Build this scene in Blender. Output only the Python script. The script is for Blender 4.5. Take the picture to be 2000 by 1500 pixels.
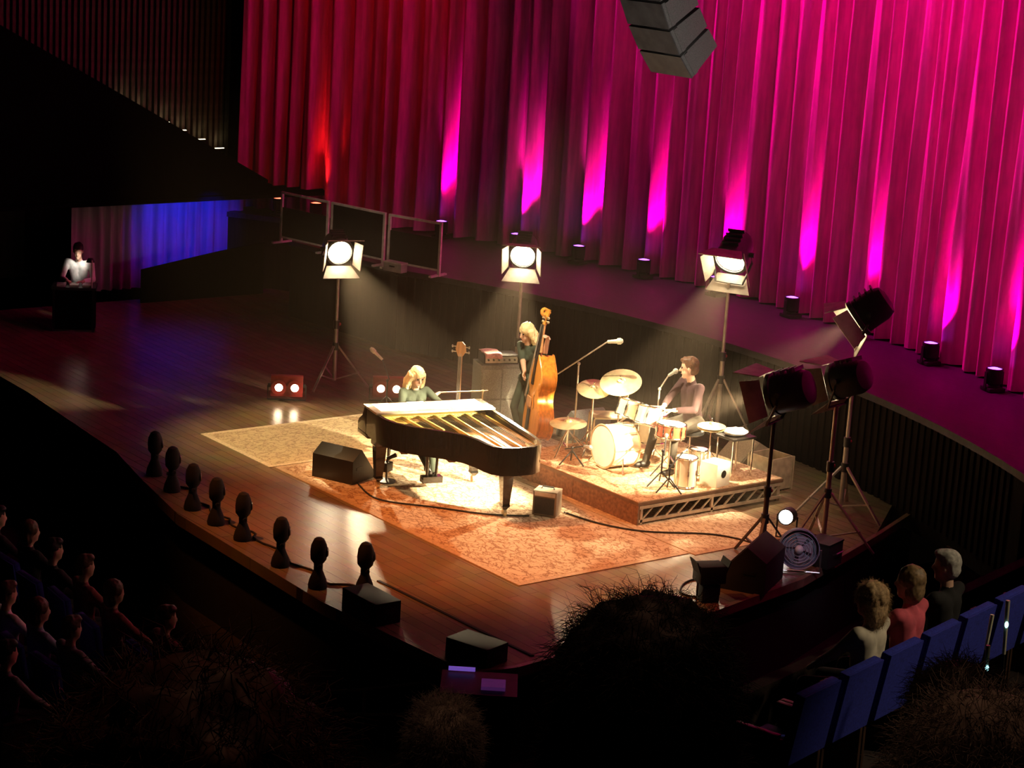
import bpy, bmesh, math, random
import numpy as np
from mathutils import Vector, Matrix, noise as mnoise
random.seed(7)
V = Vector
PI = math.pi
scn = bpy.context.scene
col = scn.collection
for o in list(bpy.data.objects):
    bpy.data.objects.remove(o, do_unlink=True)

# ------------------------------------------------------------------ camera, world, rig lights, added fills
# stage frame: x along the stage front (towards the side terrace), y upstage, z up, metres
YAW, PITCH, ROLL = math.radians(38), math.radians(13.48), math.radians(3.54)
RT = V((math.sin(YAW), math.cos(YAW), 0))                 # camera right on plan
FW = V((-math.cos(YAW), math.sin(YAW), 0))                # camera forward on plan
UPZ = V((0, 0, 1))
fwd = FW * math.cos(PITCH) - UPZ * math.sin(PITCH)
up0 = FW * math.sin(PITCH) + UPZ * math.cos(PITCH)
rgt = RT * math.cos(ROLL) + up0 * math.sin(ROLL)
upv = up0 * math.cos(ROLL) - RT * math.sin(ROLL)
CAM = V((24.38, -13.83, 7.6))
cam_d = bpy.data.cameras.new('camera')
cam_d.sensor_width = 36
cam_d.lens = 75.6
cam_d.clip_start = 0.05
cam_d.clip_end = 300
cam = bpy.data.objects.new('camera', cam_d)
cam.matrix_world = Matrix(((rgt.x, upv.x, -fwd.x, CAM.x), (rgt.y, upv.y, -fwd.y, CAM.y),
                           (rgt.z, upv.z, -fwd.z, CAM.z), (0, 0, 0, 1)))
col.objects.link(cam)
scn.camera = cam

w = bpy.data.worlds.new('hall_dark')
scn.world = w
w.use_nodes = True
w.node_tree.nodes['Background'].inputs[0].default_value = (1.0, 0.6, 0.45, 1)
w.node_tree.nodes['Background'].inputs[1].default_value = 0.0006
scn.view_settings.view_transform = 'Standard'
scn.view_settings.look = 'None'
scn.view_settings.exposure = 0.0
scn.view_settings.gamma = 1.0
scn.view_settings.use_curve_mapping = False


def spot(name, loc, target, power, color, angle, blend=0.4, radius=0.1, parent=None):
    d = bpy.data.lights.new(name, 'SPOT')
    d.energy = power
    d.color = color
    d.spot_size = math.radians(angle)
    d.spot_blend = blend
    d.shadow_soft_size = radius
    o = bpy.data.objects.new(name, d)
    o.location = loc
    o.rotation_euler = (V(target) - V(loc)).to_track_quat('-Z', 'Y').to_euler()
    col.objects.link(o)
    if parent:
        o.parent = parent
    return o


def arc9(x):
    return -9.01 + math.sqrt(max(18.31 ** 2 - (x - 1.16) ** 2, 0))


# rig over the stage: amber wash on the rugs, magenta and red washes on the curtain, plus added fills
spot('amber_wash', (3.6, -5.0, 10.5), (4.6, 1.0, 0), 4300, (1.0, 0.27, 0.055), 36, 0.8, 0.15)
spot('amber_wash', (7.5, -4.5, 10.5), (5.9, 1.2, 0), 3000, (1.0, 0.26, 0.055), 30, 0.9, 0.15)
spot('straw_rug_fill', (-0.5, -4.0, 10.0), (1.0, 1.3, 0), 4600, (1.0, 0.70, 0.30), 24, 0.8, 0.1)  # unseen spot added to brighten the yellow rug
spot('straw_special', (7.4, -0.6, 9.5), (8.0, 0.5, 0), 330, (1.0, 0.75, 0.22), 11, 0.7, 0.1)
spot('rose_side_wash', (13.5, 3.0, 9.0), (7.8, 2.9, 0), 300, (1.0, 0.06, 0.26), 22, 0.9, 0.1)
spot('key_special', (5.6, 3.2, 8.5), (3.0, 1.45, 0.5), 12500, (1.0, 0.80, 0.48), 15, 0.5, 0.1)
spot('bassist_fill', (4.6, 0.8, 9.0), (2.45, 3.7, 1.1), 6000, (1.0, 0.82, 0.5), 9, 0.7, 0.1)  # unseen spot added to light the bass player and hair
spot('drum_special', (3.2, 0.5, 9.0), (4.9, 3.9, 0.6), 13500, (1.0, 0.80, 0.50), 15, 0.8, 0.1)
for cx, pw in ((-1.5, 5600), (2.0, 7200), (5.5, 6300), (9.5, 5400)):
    spot('magenta_wash', (cx - 3.0, 6.4, 12.0), (cx, arc9(cx), 7.6), pw, (1.0, 0.0, 0.38), 56, 1.0, 0.12)
spot('red_wash', (-3.0, 4.2, 9.0), (-7.2, 7.0, 4.6), 300, (1.0, 0.02, 0.015), 50, 0.9, 0.12)
spot('array_fill', (17.0, -4.0, 2.5), (7.8, 1.0, 6.3), 1900, (1.0, 0.92, 0.85), 13, 0.9, 0.2)  # added spot without a known source, lifts the dark hanging speakers
spot('side_row_fill', (20.0, 3.0, 9.0), (13.9, -1.5, 1.6), 1300, (1.0, 0.78, 0.5), 26, 0.9, 0.3)  # unseen spot added to lighten the side-row listeners and seats
spot('fan_fill', (15.0, -1.0, 8.0), (8.05, 3.2, 0.3), 600, (0.8, 0.8, 1.0), 7, 0.9, 0.1)  # added cool spot that only brightens the floor fan
spot('near_rows_fill', (20.5, -10.0, 12.0), (21.9, -11.9, 6.0), 95, (1.0, 0.45, 0.25), 64, 1.0, 0.3)  # added dim spot imitating stage bounce on the nearest heads
spot('screen_fill', (2.0, -2.0, 8.0), (-4.2, 5.2, 1.8), 480, (1.0, 0.8, 0.5), 15, 0.9, 0.1)  # added spot imitating lamp spill on the screen frames
spot('stalls_fill', (9.0, 4.0, 7.0), (4.4, -5.6, 0.0), 110, (1.0, 0.5, 0.3), 32, 0.9, 0.3)  # added dim spot standing in for stage bounce on the stalls

# ------------------------------------------------------------------ materials
MATS = {}


def M(name, c, rough=0.6, metal=0.0, var=0.25, scale=8.0, bump=0.0, emit=None, es=0.0, spec=0.5, stretch=None, coat=0.0):
    if name in MATS:
        return MATS[name]
    m = bpy.data.materials.new(name)
    m.use_nodes = True
    nt = m.node_tree
    b = nt.nodes['Principled BSDF']
    b.inputs['Roughness'].default_value = rough
    b.inputs['Metallic'].default_value = metal
    b.inputs['Specular IOR Level'].default_value = spec
    b.inputs['Coat Weight'].default_value = coat
    tc = nt.nodes.new('ShaderNodeTexCoord')
    mp = nt.nodes.new('ShaderNodeMapping')
    if stretch:
        mp.inputs['Scale'].default_value = stretch
    nz = nt.nodes.new('ShaderNodeTexNoise')
    nz.inputs['Scale'].default_value = scale
    nz.inputs['Detail'].default_value = 4
    rp = nt.nodes.new('ShaderNodeValToRGB')
    rp.color_ramp.elements[0].position = 0.3
    rp.color_ramp.elements[1].position = 0.7
    rp.color_ramp.elements[0].color = tuple(max(0, x * (1 - var)) for x in c[:3]) + (1,)
    rp.color_ramp.elements[1].color = tuple(min(1, x * (1 + var)) for x in c[:3]) + (1,)
    L = nt.links.new
    L(tc.outputs['Object'], mp.inputs[0])
    L(mp.outputs[0], nz.inputs['Vector'])
    L(nz.outputs['Fac'], rp.inputs[0])
    L(rp.outputs[0], b.inputs['Base Color'])
    if bump:
        bp = nt.nodes.new('ShaderNodeBump')
        bp.inputs['Strength'].default_value = bump
        bp.inputs['Distance'].default_value = 0.01
        L(nz.outputs['Fac'], bp.inputs['Height'])
        L(bp.outputs[0], b.inputs['Normal'])
    if emit:
        b.inputs['Emission Color'].default_value = tuple(emit) + (1,)
        b.inputs['Emission Strength'].default_value = es
    MATS[name] = m
    return m


def rug_mat(name, base, dark, accent, scale=2.2):
    m = bpy.data.materials.new(name)
    m.use_nodes = True
    nt = m.node_tree
    L = nt.links.new
    b = nt.nodes['Principled BSDF']
    b.inputs['Roughness'].default_value = 0.95
    b.inputs['Specular IOR Level'].default_value = 0.1
    tc = nt.nodes.new('ShaderNodeTexCoord')
    v = nt.nodes.new('ShaderNodeTexVoronoi')
    v.feature = 'DISTANCE_TO_EDGE'
    v.inputs['Scale'].default_value = scale
    n = nt.nodes.new('ShaderNodeTexNoise')
    n.inputs['Scale'].default_value = scale * 3
    n.inputs['Detail'].default_value = 5
    mx = nt.nodes.new('ShaderNodeMixRGB')
    mx.blend_type = 'LINEAR_LIGHT'
    mx.inputs[0].default_value = 0.22
    L(tc.outputs['Object'], mx.inputs[1])
    L(n.outputs['Color'], mx.inputs[2])
    L(mx.outputs[0], v.inputs['Vector'])
    r1 = nt.nodes.new('ShaderNodeValToRGB')
    e = r1.color_ramp.elements
    e[0].position, e[0].color = 0.02, dark + (1,)
    e[1].position, e[1].color = 0.10, base + (1,)
    L(v.outputs['Distance'], r1.inputs[0])
    v2 = nt.nodes.new('ShaderNodeTexVoronoi')
    v2.inputs['Scale'].default_value = scale * 2.6
    L(tc.outputs['Object'], v2.inputs['Vector'])
    r2 = nt.nodes.new('ShaderNodeValToRGB')
    e = r2.color_ramp.elements
    e[0].position, e[0].color = 0.17, (1, 1, 1, 1)
    e[1].position, e[1].color = 0.24, (0, 0, 0, 1)
    L(v2.outputs['Distance'], r2.inputs[0])
    m2 = nt.nodes.new('ShaderNodeMixRGB')
    m2.inputs[2].default_value = accent + (1,)
    L(r2.outputs[0], m2.inputs[0])
    L(r1.outputs[0], m2.inputs[1])
    L(m2.outputs[0], b.inputs['Base Color'])
    return m


def floor_mat():
    m = bpy.data.materials.new('stage_floor')
    m.use_nodes = True
    nt = m.node_tree
    L = nt.links.new
    b = nt.nodes['Principled BSDF']
    b.inputs['Roughness'].default_value = 0.27
    b.inputs['Specular IOR Level'].default_value = 0.22
    tc = nt.nodes.new('ShaderNodeTexCoord')
    br = nt.nodes.new('ShaderNodeTexBrick')
    br.inputs['Scale'].default_value = 1.0
    br.inputs['Brick Width'].default_value = 1.6
    br.inputs['Row Height'].default_value = 0.14
    br.inputs['Mortar Size'].default_value = 0.003
    br.inputs['Color1'].default_value = (0.30, 0.22, 0.13, 1)
    br.inputs['Color2'].default_value = (0.24, 0.17, 0.10, 1)
    br.inputs['Mortar'].default_value = (0.08, 0.05, 0.03, 1)
    L(tc.outputs['Object'], br.inputs['Vector'])
    n = nt.nodes.new('ShaderNodeTexNoise')
    n.inputs['Scale'].default_value = 3.0
    n.inputs['Detail'].default_value = 6
    L(tc.outputs['Object'], n.inputs['Vector'])
    mx = nt.nodes.new('ShaderNodeMixRGB')
    mx.blend_type = 'MULTIPLY'
    mx.inputs[0].default_value = 0.5
    L(br.outputs['Color'], mx.inputs[1])
    L(n.outputs['Color'], mx.inputs[2])
    L(mx.outputs[0], b.inputs['Base Color'])
    return m


BLACK = M('black_paint', (0.012, 0.012, 0.013), 0.45)
MATBLACK = M('matt_black', (0.008, 0.008, 0.008), 0.85)
LACQ = M('black_lacquer', (0.010, 0.009, 0.008), 0.12, coat=0.6)
STEEL = M('brushed_steel', (0.55, 0.52, 0.48), 0.35, 0.85)
CHROME = M('chrome', (0.75, 0.74, 0.72), 0.15, 1.0)
ALU = M('aluminium', (0.52, 0.50, 0.47), 0.5, 0.4)
GOLD = M('gold_plate', (0.62, 0.47, 0.14), 0.38, 0.5)
BRASS = M('cymbal_brass', (0.80, 0.68, 0.40), 0.3, 0.7)
IVORY = M('ivory', (0.85, 0.82, 0.74), 0.3)
PAPER = M('paper', (0.92, 0.90, 0.84), 0.8, var=0.05)
DRUMHEAD = M('drum_head', (0.88, 0.86, 0.80), 0.6, var=0.06)
SHELL = M('drum_shell', (0.78, 0.70, 0.52), 0.3, var=0.12)
REDSHELL = M('red_drum_shell', (0.45, 0.07, 0.03), 0.3, var=0.2)
GREYTOLEX = M('grey_tolex', (0.20, 0.20, 0.18), 0.8, scale=60, var=0.3)
GRILLE = M('grille_cloth', (0.30, 0.30, 0.26), 0.9, scale=90, var=0.35)
DRESS = M('dark_green_cloth', (0.035, 0.050, 0.035), 0.85)
SHIRT = M('brown_shirt', (0.042, 0.022, 0.024), 0.9, spec=0.2)
TROUSER = M('dark_trousers', (0.045, 0.038, 0.03), 0.9, spec=0.2)
SHOE = M('black_shoes', (0.015, 0.012, 0.012), 0.5)
SKIN = M('skin', (0.62, 0.38, 0.27), 0.55, var=0.08)
BLONDE = M('blonde_hair', (0.80, 0.64, 0.36), 0.5, scale=30, stretch=(1, 1, 0.15), var=0.2)
BROWNHAIR = M('brown_hair', (0.10, 0.045, 0.02), 0.6, scale=40, var=0.4)
DARKHAIR = M('dark_hair', (0.012, 0.009, 0.007), 0.6, scale=40, var=0.5)
REDHAIR = M('auburn_hair', (0.10, 0.028, 0.012), 0.6, scale=40, var=0.5)
GREYHAIR = M('grey_hair', (0.42, 0.40, 0.36), 0.7, scale=40, var=0.35)
EYE = M('eye_dark', (0.02, 0.015, 0.01), 0.2)
LIP = M('lip', (0.45, 0.15, 0.13), 0.5)
BASSWOOD = M('orange_varnish', (0.70, 0.24, 0.03), 0.28, scale=5, stretch=(6, 6, 0.8), var=0.35, coat=0.3)
BASSTOP = M('amber_spruce', (0.78, 0.34, 0.06), 0.32, scale=6, stretch=(10, 10, 0.6), var=0.2, coat=0.3)
EBONY = M('ebony', (0.015, 0.012, 0.010), 0.35)
MAPLE = M('maple_neck', (0.62, 0.34, 0.16), 0.4, scale=6, stretch=(8, 8, 0.6), var=0.2)
SEATBLUE = M('blue_seat_cloth', (0.02, 0.03, 0.34), 0.9, scale=60, var=0.3)
SEATWOOD = M('dark_seat_wood', (0.05, 0.025, 0.015), 0.5)
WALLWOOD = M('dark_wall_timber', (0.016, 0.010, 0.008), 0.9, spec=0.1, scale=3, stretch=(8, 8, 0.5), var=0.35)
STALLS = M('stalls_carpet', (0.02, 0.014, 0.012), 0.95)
TRIMWOOD = M('edge_trim', (0.20, 0.12, 0.08), 0.35)
CURTAIN = M('red_velvet', (0.66, 0.08, 0.44), 0.85, scale=14, stretch=(1, 1, 0.12), var=0.18, spec=0.1)
BLUEDRAPE = M('pale_drape', (0.42, 0.40, 0.44), 0.9, scale=10, stretch=(1, 1, 0.1), var=0.2)
ARRAYGREY = M('speaker_grey', (0.16, 0.15, 0.14), 0.7, scale=120, var=0.3)
ARRAYSIDE = M('speaker_side_grey', (0.09, 0.085, 0.08), 0.6)
FLOORM = floor_mat()
LENS = M('lamp_lens', (0.9, 0.85, 0.75), 0.3, emit=(1.0, 0.82, 0.52), es=55)
DOORM = M('barn_door_metal', (0.34, 0.29, 0.24), 0.6, 0.1)
HOUSE = M('lamp_housing', (0.022, 0.020, 0.020), 0.42, 0.3)
STANDM = M('stand_metal', (0.42, 0.36, 0.30), 0.42, 0.45)
BLINDLENS = M('blinder_lens', (1, 0.9, 0.8), 0.3, emit=(1.0, 0.72, 0.45), es=32)
REDBODY = M('red_lamp_body', (0.32, 0.02, 0.02), 0.5)
LEDLENS = M('led_lens', (0.5, 0.2, 0.9), 0.3, emit=(0.42, 0.10, 1.0), es=5)
LEDRED = M('led_lens_red', (0.9, 0.1, 0.1), 0.3, emit=(1.0, 0.10, 0.05), es=6)


# ------------------------------------------------------------------ mesh builder
def basis(d, up=V((0, 0, 1))):
    d = V(d).normalized()
    x = d.cross(up)
    if x.length < 1e-4:
        x = d.cross(V((1, 0, 0)))
    x.normalize()
    return x, x.cross(d).normalized(), d


class MB:
    def __init__(s):
        s.v, s.f = [], []

    def add(s, vs, fs):
        n = len(s.v)
        s.v += [tuple(p) for p in vs]
        s.f += [[i + n for i in f] for f in fs]
        return s

    def box(s, c, size, rz=0, mat=None, taper=1.0):
        hx, hy, hz = (q / 2 for q in size)
        R = mat if mat is not None else Matrix.Rotation(rz, 3, 'Z')
        vs = []
        for z in (-hz, hz):
            t = taper if z > 0 else 1
            for x, y in ((-hx, -hy), (hx, -hy), (hx, hy), (-hx, hy)):
                vs.append(V(c) + R @ V((x * t, y * t, z)))
        return s.add(vs, [[0, 3, 2, 1], [4, 5, 6, 7], [0, 1, 5, 4], [1, 2, 6, 5], [2, 3, 7, 6], [3, 0, 4, 7]])

    def beam(s, p0, p1, wd, ht, up=V((0, 0, 1))):
        p0, p1 = V(p0), V(p1)
        x, y, d = basis(p1 - p0, up)
        R = Matrix((x, d, y)).transposed()
        return s.box((p0 + p1) / 2, (wd, (p1 - p0).length, ht), mat=R)

    def cyl(s, p0, p1, r0, r1=None, n=12, cap=True):
        r1 = r0 if r1 is None else r1
        p0, p1 = V(p0), V(p1)
        x, y, d = basis(p1 - p0)
        vs = []
        for p, r in ((p0, r0), (p1, r1)):
            for i in range(n):
                a = 2 * PI * i / n
                vs.append(p + x * (r * math.cos(a)) + y * (r * math.sin(a)))
        fs = [[i, (i + 1) % n, n + (i + 1) % n, n + i] for i in range(n)]
        if cap:
            fs += [list(range(n))[::-1], list(range(n, 2 * n))]
        return s.add(vs, fs)

    def tube(s, pts, r, n=8):
        pts = [V(p) for p in pts]
        rr = r if isinstance(r, (list, tuple)) else [r] * len(pts)
        vs = []
        px = None
        for i, p in enumerate(pts):
            d = (pts[min(i + 1, len(pts) - 1)] - pts[max(i - 1, 0)])
            x, y, d = basis(d)
            if px is not None:
                x = (px - d * px.dot(d)).normalized()
                y = d.cross(x)
            px = x
            for k in range(n):
                a = 2 * PI * k / n
                vs.append(p + x * (rr[i] * math.cos(a)) + y * (rr[i] * math.sin(a)))
        fs = []
        for i in range(len(pts) - 1):
            for k in range(n):
                fs.append([i * n + k, i * n + (k + 1) % n, (i + 1) * n + (k + 1) % n, (i + 1) * n + k])
        fs += [list(range(n))[::-1], list(range((len(pts) - 1) * n, len(pts) * n))]
        return s.add(vs, fs)

    def lathe(s, prof, n=24, o=(0, 0, 0), d=(0, 0, 1)):
        o = V(o)
        x, y, d = basis(d)
        vs, fs = [], []
        for r, h in prof:
            for k in range(n):
                a = 2 * PI * k / n
                vs.append(o + d * h + x * (r * math.cos(a)) + y * (r * math.sin(a)))
        for i in range(len(prof) - 1):
            for k in range(n):
                fs.append([i * n + k, i * n + (k + 1) % n, (i + 1) * n + (k + 1) % n, (i + 1) * n + k])
        fs += [list(range(n))[::-1], list(range((len(prof) - 1) * n, len(prof) * n))]
        return s.add(vs, fs)

    def prism(s, poly, z0, z1):
        n = len(poly)
        vs = [V((x, y, z0)) for x, y in poly] + [V((x, y, z1)) for x, y in poly]
        fs = [list(range(n))[::-1], list(range(n, 2 * n))] + [[i, (i + 1) % n, n + (i + 1) % n, n + i] for i in range(n)]
        return s.add(vs, fs)

    def prismT(s, poly, t, Mx):
        """poly in local xy, thickness t along local z, moved by 4x4 Mx"""
        n = len(poly)
        vs = [Mx @ V((x, y, 0)) for x, y in poly] + [Mx @ V((x, y, t)) for x, y in poly]
        fs = [list(range(n))[::-1], list(range(n, 2 * n))] + [[i, (i + 1) % n, n + (i + 1) % n, n + i] for i in range(n)]
        return s.add(vs, fs)

    def ball(s, c, r, n=10, m=7):
        c = V(c)
        r = V(r) if isinstance(r, (tuple, list, Vector)) else V((r, r, r))
        vs = [c + V((0, 0, r.z))]
        for i in range(1, m):
            t = PI * i / m
            for k in range(n):
                a = 2 * PI * k / n
                vs.append(c + V((r.x * math.sin(t) * math.cos(a), r.y * math.sin(t) * math.sin(a), r.z * math.cos(t))))
        vs.append(c - V((0, 0, r.z)))
        fs = [[0, 1 + k, 1 + (k + 1) % n] for k in range(n)]
        for i in range(m - 2):
            for k in range(n):
                fs.append([1 + i * n + k, 1 + (i + 1) * n + k, 1 + (i + 1) * n + (k + 1) % n, 1 + i * n + (k + 1) % n])
        e = len(vs) - 1
        fs += [[e, 1 + (m - 2) * n + (k + 1) % n, 1 + (m - 2) * n + k] for k in range(n)]
        return s.add(vs, fs)

    def torus(s, c, R, r, d=(0, 0, 1), n=24, k=6):
        c = V(c)
        x, y, d = basis(d)
        vs, fs = [], []
        for i in range(n):
            a = 2 * PI * i / n
            e = x * math.cos(a) + y * math.sin(a)
            for j in range(k):
                b = 2 * PI * j / k
                vs.append(c + e * (R + r * math.cos(b)) + d * (r * math.sin(b)))
        for i in range(n):
            for j in range(k):
                fs.append([i * k + j, i * k + (j + 1) % k, ((i + 1) % n) * k + (j + 1) % k, ((i + 1) % n) * k + j])
        return s.add(vs, fs)

    def mesh(s, name, mat, smooth=35, bevel=0.0):
        me = bpy.data.meshes.new(name)
        me.from_pydata(s.v, [], s.f)
        bm = bmesh.new()
        bm.from_mesh(me)
        bmesh.ops.recalc_face_normals(bm, faces=bm.faces)
        if bevel:
            es = [e for e in bm.edges if len(e.link_faces) == 2 and e.calc_face_angle(0) > 0.6]
            bmesh.ops.bevel(bm, geom=es, offset=bevel, segments=2, profile=0.6, affect='EDGES', clamp_overlap=True)
        for f in bm.faces:
            f.smooth = True
        bm.to_mesh(me)
        bm.free()
        me.set_sharp_from_angle(angle=math.radians(smooth))
        me.materials.append(mat)
        return me

    def build(s, name, mat, parent=None, smooth=35, bevel=0.0):
        o = bpy.data.objects.new(name, s.mesh(name, mat, smooth, bevel))
        col.objects.link(o)
        if parent:
            o.parent = parent
        return o


def tag(o, label=None, cat=None, group=None, kind=None):
    if label:
        o['label'] = label
    if cat:
        o['category'] = cat
    if group:
        o['group'] = group
    if kind:
        o['kind'] = kind
    return o


def thing(name, label, cat, loc=(0, 0, 0), rz=0, group=None):
    o = bpy.data.objects.new(name, None)
    o.empty_display_size = 0.1
    o.location = loc
    o.rotation_euler = (0, 0, rz)
    col.objects.link(o)
    return tag(o, label, cat, group)


def dup(o, parent=None):
    c = o.copy()
    col.objects.link(c)
    c.parent = parent
    for ch in list(o.children):
        dup(ch, c)
    return c


# ------------------------------------------------------------------ people
def capsule_bm(bm, p0, p1, r0, r1):
    p0, p1 = V(p0), V(p1)
    for p, r in ((p0, r0), (p1, r1)):
        bmesh.ops.create_icosphere(bm, subdivisions=2, radius=r, matrix=Matrix.Translation(p))
    d = p1 - p0
    if d.length > 1e-5:
        q = d.to_track_quat('Z', 'Y').to_matrix().to_4x4()
        bmesh.ops.create_cone(bm, cap_ends=True, segments=14, radius1=r0, radius2=r1, depth=d.length,
                              matrix=Matrix.Translation((p0 + p1) / 2) @ q)


def fuse(name, prims, voxel, mats, parent, smooth_it=3, rough=0.0, rscale=20.0):
    """prims: ('c',p0,p1,r0,r1,mat) tapered capsule, ('e',centre,(rx,ry,rz),rot3x3,mat) ellipsoid -> ONE skin"""
    bm = bmesh.new()
    for p in prims:
        if p[0] == 'c':
            capsule_bm(bm, p[1], p[2], p[3], p[4])
        else:
            mx = Matrix.Translation(V(p[1])) @ p[3].to_4x4() @ Matrix.Diagonal(V((*p[2], 1)))
            bmesh.ops.create_icosphere(bm, subdivisions=3, radius=1.0, matrix=mx)
    me = bpy.data.meshes.new(name)
    bm.to_mesh(me)
    bm.free()
    o = bpy.data.objects.new(name, me)
    col.objects.link(o)
    rm = o.modifiers.new('r', 'REMESH')
    rm.mode = 'VOXEL'
    rm.voxel_size = voxel
    if smooth_it:
        sm = o.modifiers.new('s', 'SMOOTH')
        sm.factor = 0.5
        sm.iterations = smooth_it
    dg = bpy.context.evaluated_depsgraph_get()
    m2 = bpy.data.meshes.new_from_object(o.evaluated_get(dg))
    o.modifiers.clear()
    o.data = m2
    m2.name = name
    bpy.data.meshes.remove(me)
    m2.materials.clear()
    for m in mats:
        m2.materials.append(m)
    nf = len(m2.polygons)
    nv = len(m2.vertices)
    co = np.empty(nv * 3)
    m2.vertices.foreach_get('co', co)
    co = co.reshape(-1, 3)
    if rough:
        for i, v in enumerate(m2.vertices):
            c = V(co[i])
            k = mnoise.noise(V((c.x * rscale, c.y * rscale, c.z * rscale * 0.45))) + 0.5 * mnoise.noise(c * rscale * 2.3)
            v.co = c + v.normal * (rough * k)
    if len(mats) > 1:
        cen = np.empty(nf * 3)
        m2.polygons.foreach_get('center', cen)
        cen = cen.reshape(-1, 3)
        best = np.full(nf, 1e9)
        mi = np.zeros(nf, dtype=np.int32)
        for p in prims:
            if p[0] == 'c':
                A, B = np.array(p[1]), np.array(p[2])
                d = B - A
                t = np.clip(((cen - A) @ d) / max(d @ d, 1e-9), 0, 1)
                ds = np.linalg.norm(cen - A - t[:, None] * d, axis=1) - (p[3] + (p[4] - p[3]) * t)
            else:
                R = np.array(p[3])
                q = ((cen - np.array(p[1])) @ R) / np.array(p[2])
                ds = (np.linalg.norm(q, axis=1) - 1) * min(p[2])
            k = ds < best
            best[k] = ds[k]
            mi[k] = p[-1]
        m2.polygons.foreach_set('material_index', mi)
    m2.polygons.foreach_set('use_smooth', np.ones(nf, dtype=bool))
    m2.update()
    if parent:
        o.parent = parent
    return o


def ik(a, b, l1, l2, pole):
    a, b, pole = V(a), V(b), V(pole)
    d = b - a
    L = min(d.length, (l1 + l2) * 0.995)
    dn = d.normalized()
    x = (l1 * l1 - l2 * l2 + L * L) / (2 * L)
    h = math.sqrt(max(l1 * l1 - x * x, 0))
    p = pole - dn * pole.dot(dn)
    if p.length < 1e-4:
        p = V((0, 0, -1))
    return a + dn * x + p.normalized() * h, a + dn * L


def hand(prims, wrist, direc, palmn, side, mat, curl=0.5, s=1.0):
    """palm + four fingers of different length + thumb leaving the side of the palm"""
    d = V(direc).normalized()
    n = V(palmn)
    n = (n - d * n.dot(d)).normalized()
    w_ = d.cross(n) * side
    W = V(wrist)
    for k in (-1, 0, 1):
        prims.append(('c', W + d * 0.012 * s + w_ * 0.012 * k, W + d * 0.078 * s + w_ * 0.021 * k, 0.015 * s, 0.0135 * s, mat))
    for k, ln in zip((-1.5, -0.5, 0.5, 1.5), (0.058, 0.070, 0.075, 0.066)):
        b0 = W + d * 0.085 * s + w_ * 0.0175 * k * s
        dd, p = d.copy(), b0
        for j, fr in enumerate((0.45, 0.33, 0.22)):
            dd = (dd * math.cos(curl * (0.5 + 0.35 * j)) + n * math.sin(curl * (0.5 + 0.35 * j))).normalized()
            q = p + dd * ln * fr * s * 1.15
            prims.append(('c', p, q, 0.0092 * s, 0.0078 * s, mat))
            p = q
    t0 = W + d * 0.03 * s + w_ * 0.026 * s
    t1 = t0 + (d * 0.55 + w_ * 0.75 + n * 0.25).normalized() * 0.038 * s
    t2 = t1 + (d * 0.85 + w_ * 0.2 + n * 0.45).normalized() * 0.032 * s
    prims.append(('c', t0, t1, 0.0125 * s, 0.0105 * s, mat))
    prims.append(('c', t1, t2, 0.0105 * s, 0.0085 * s, mat))


def rot_yp(yaw, pitch=0, roll=0):
    return Matrix.Rotation(yaw, 3, 'Z') @ Matrix.Rotation(pitch, 3, 'Y') @ Matrix.Rotation(roll, 3, 'X')


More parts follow.
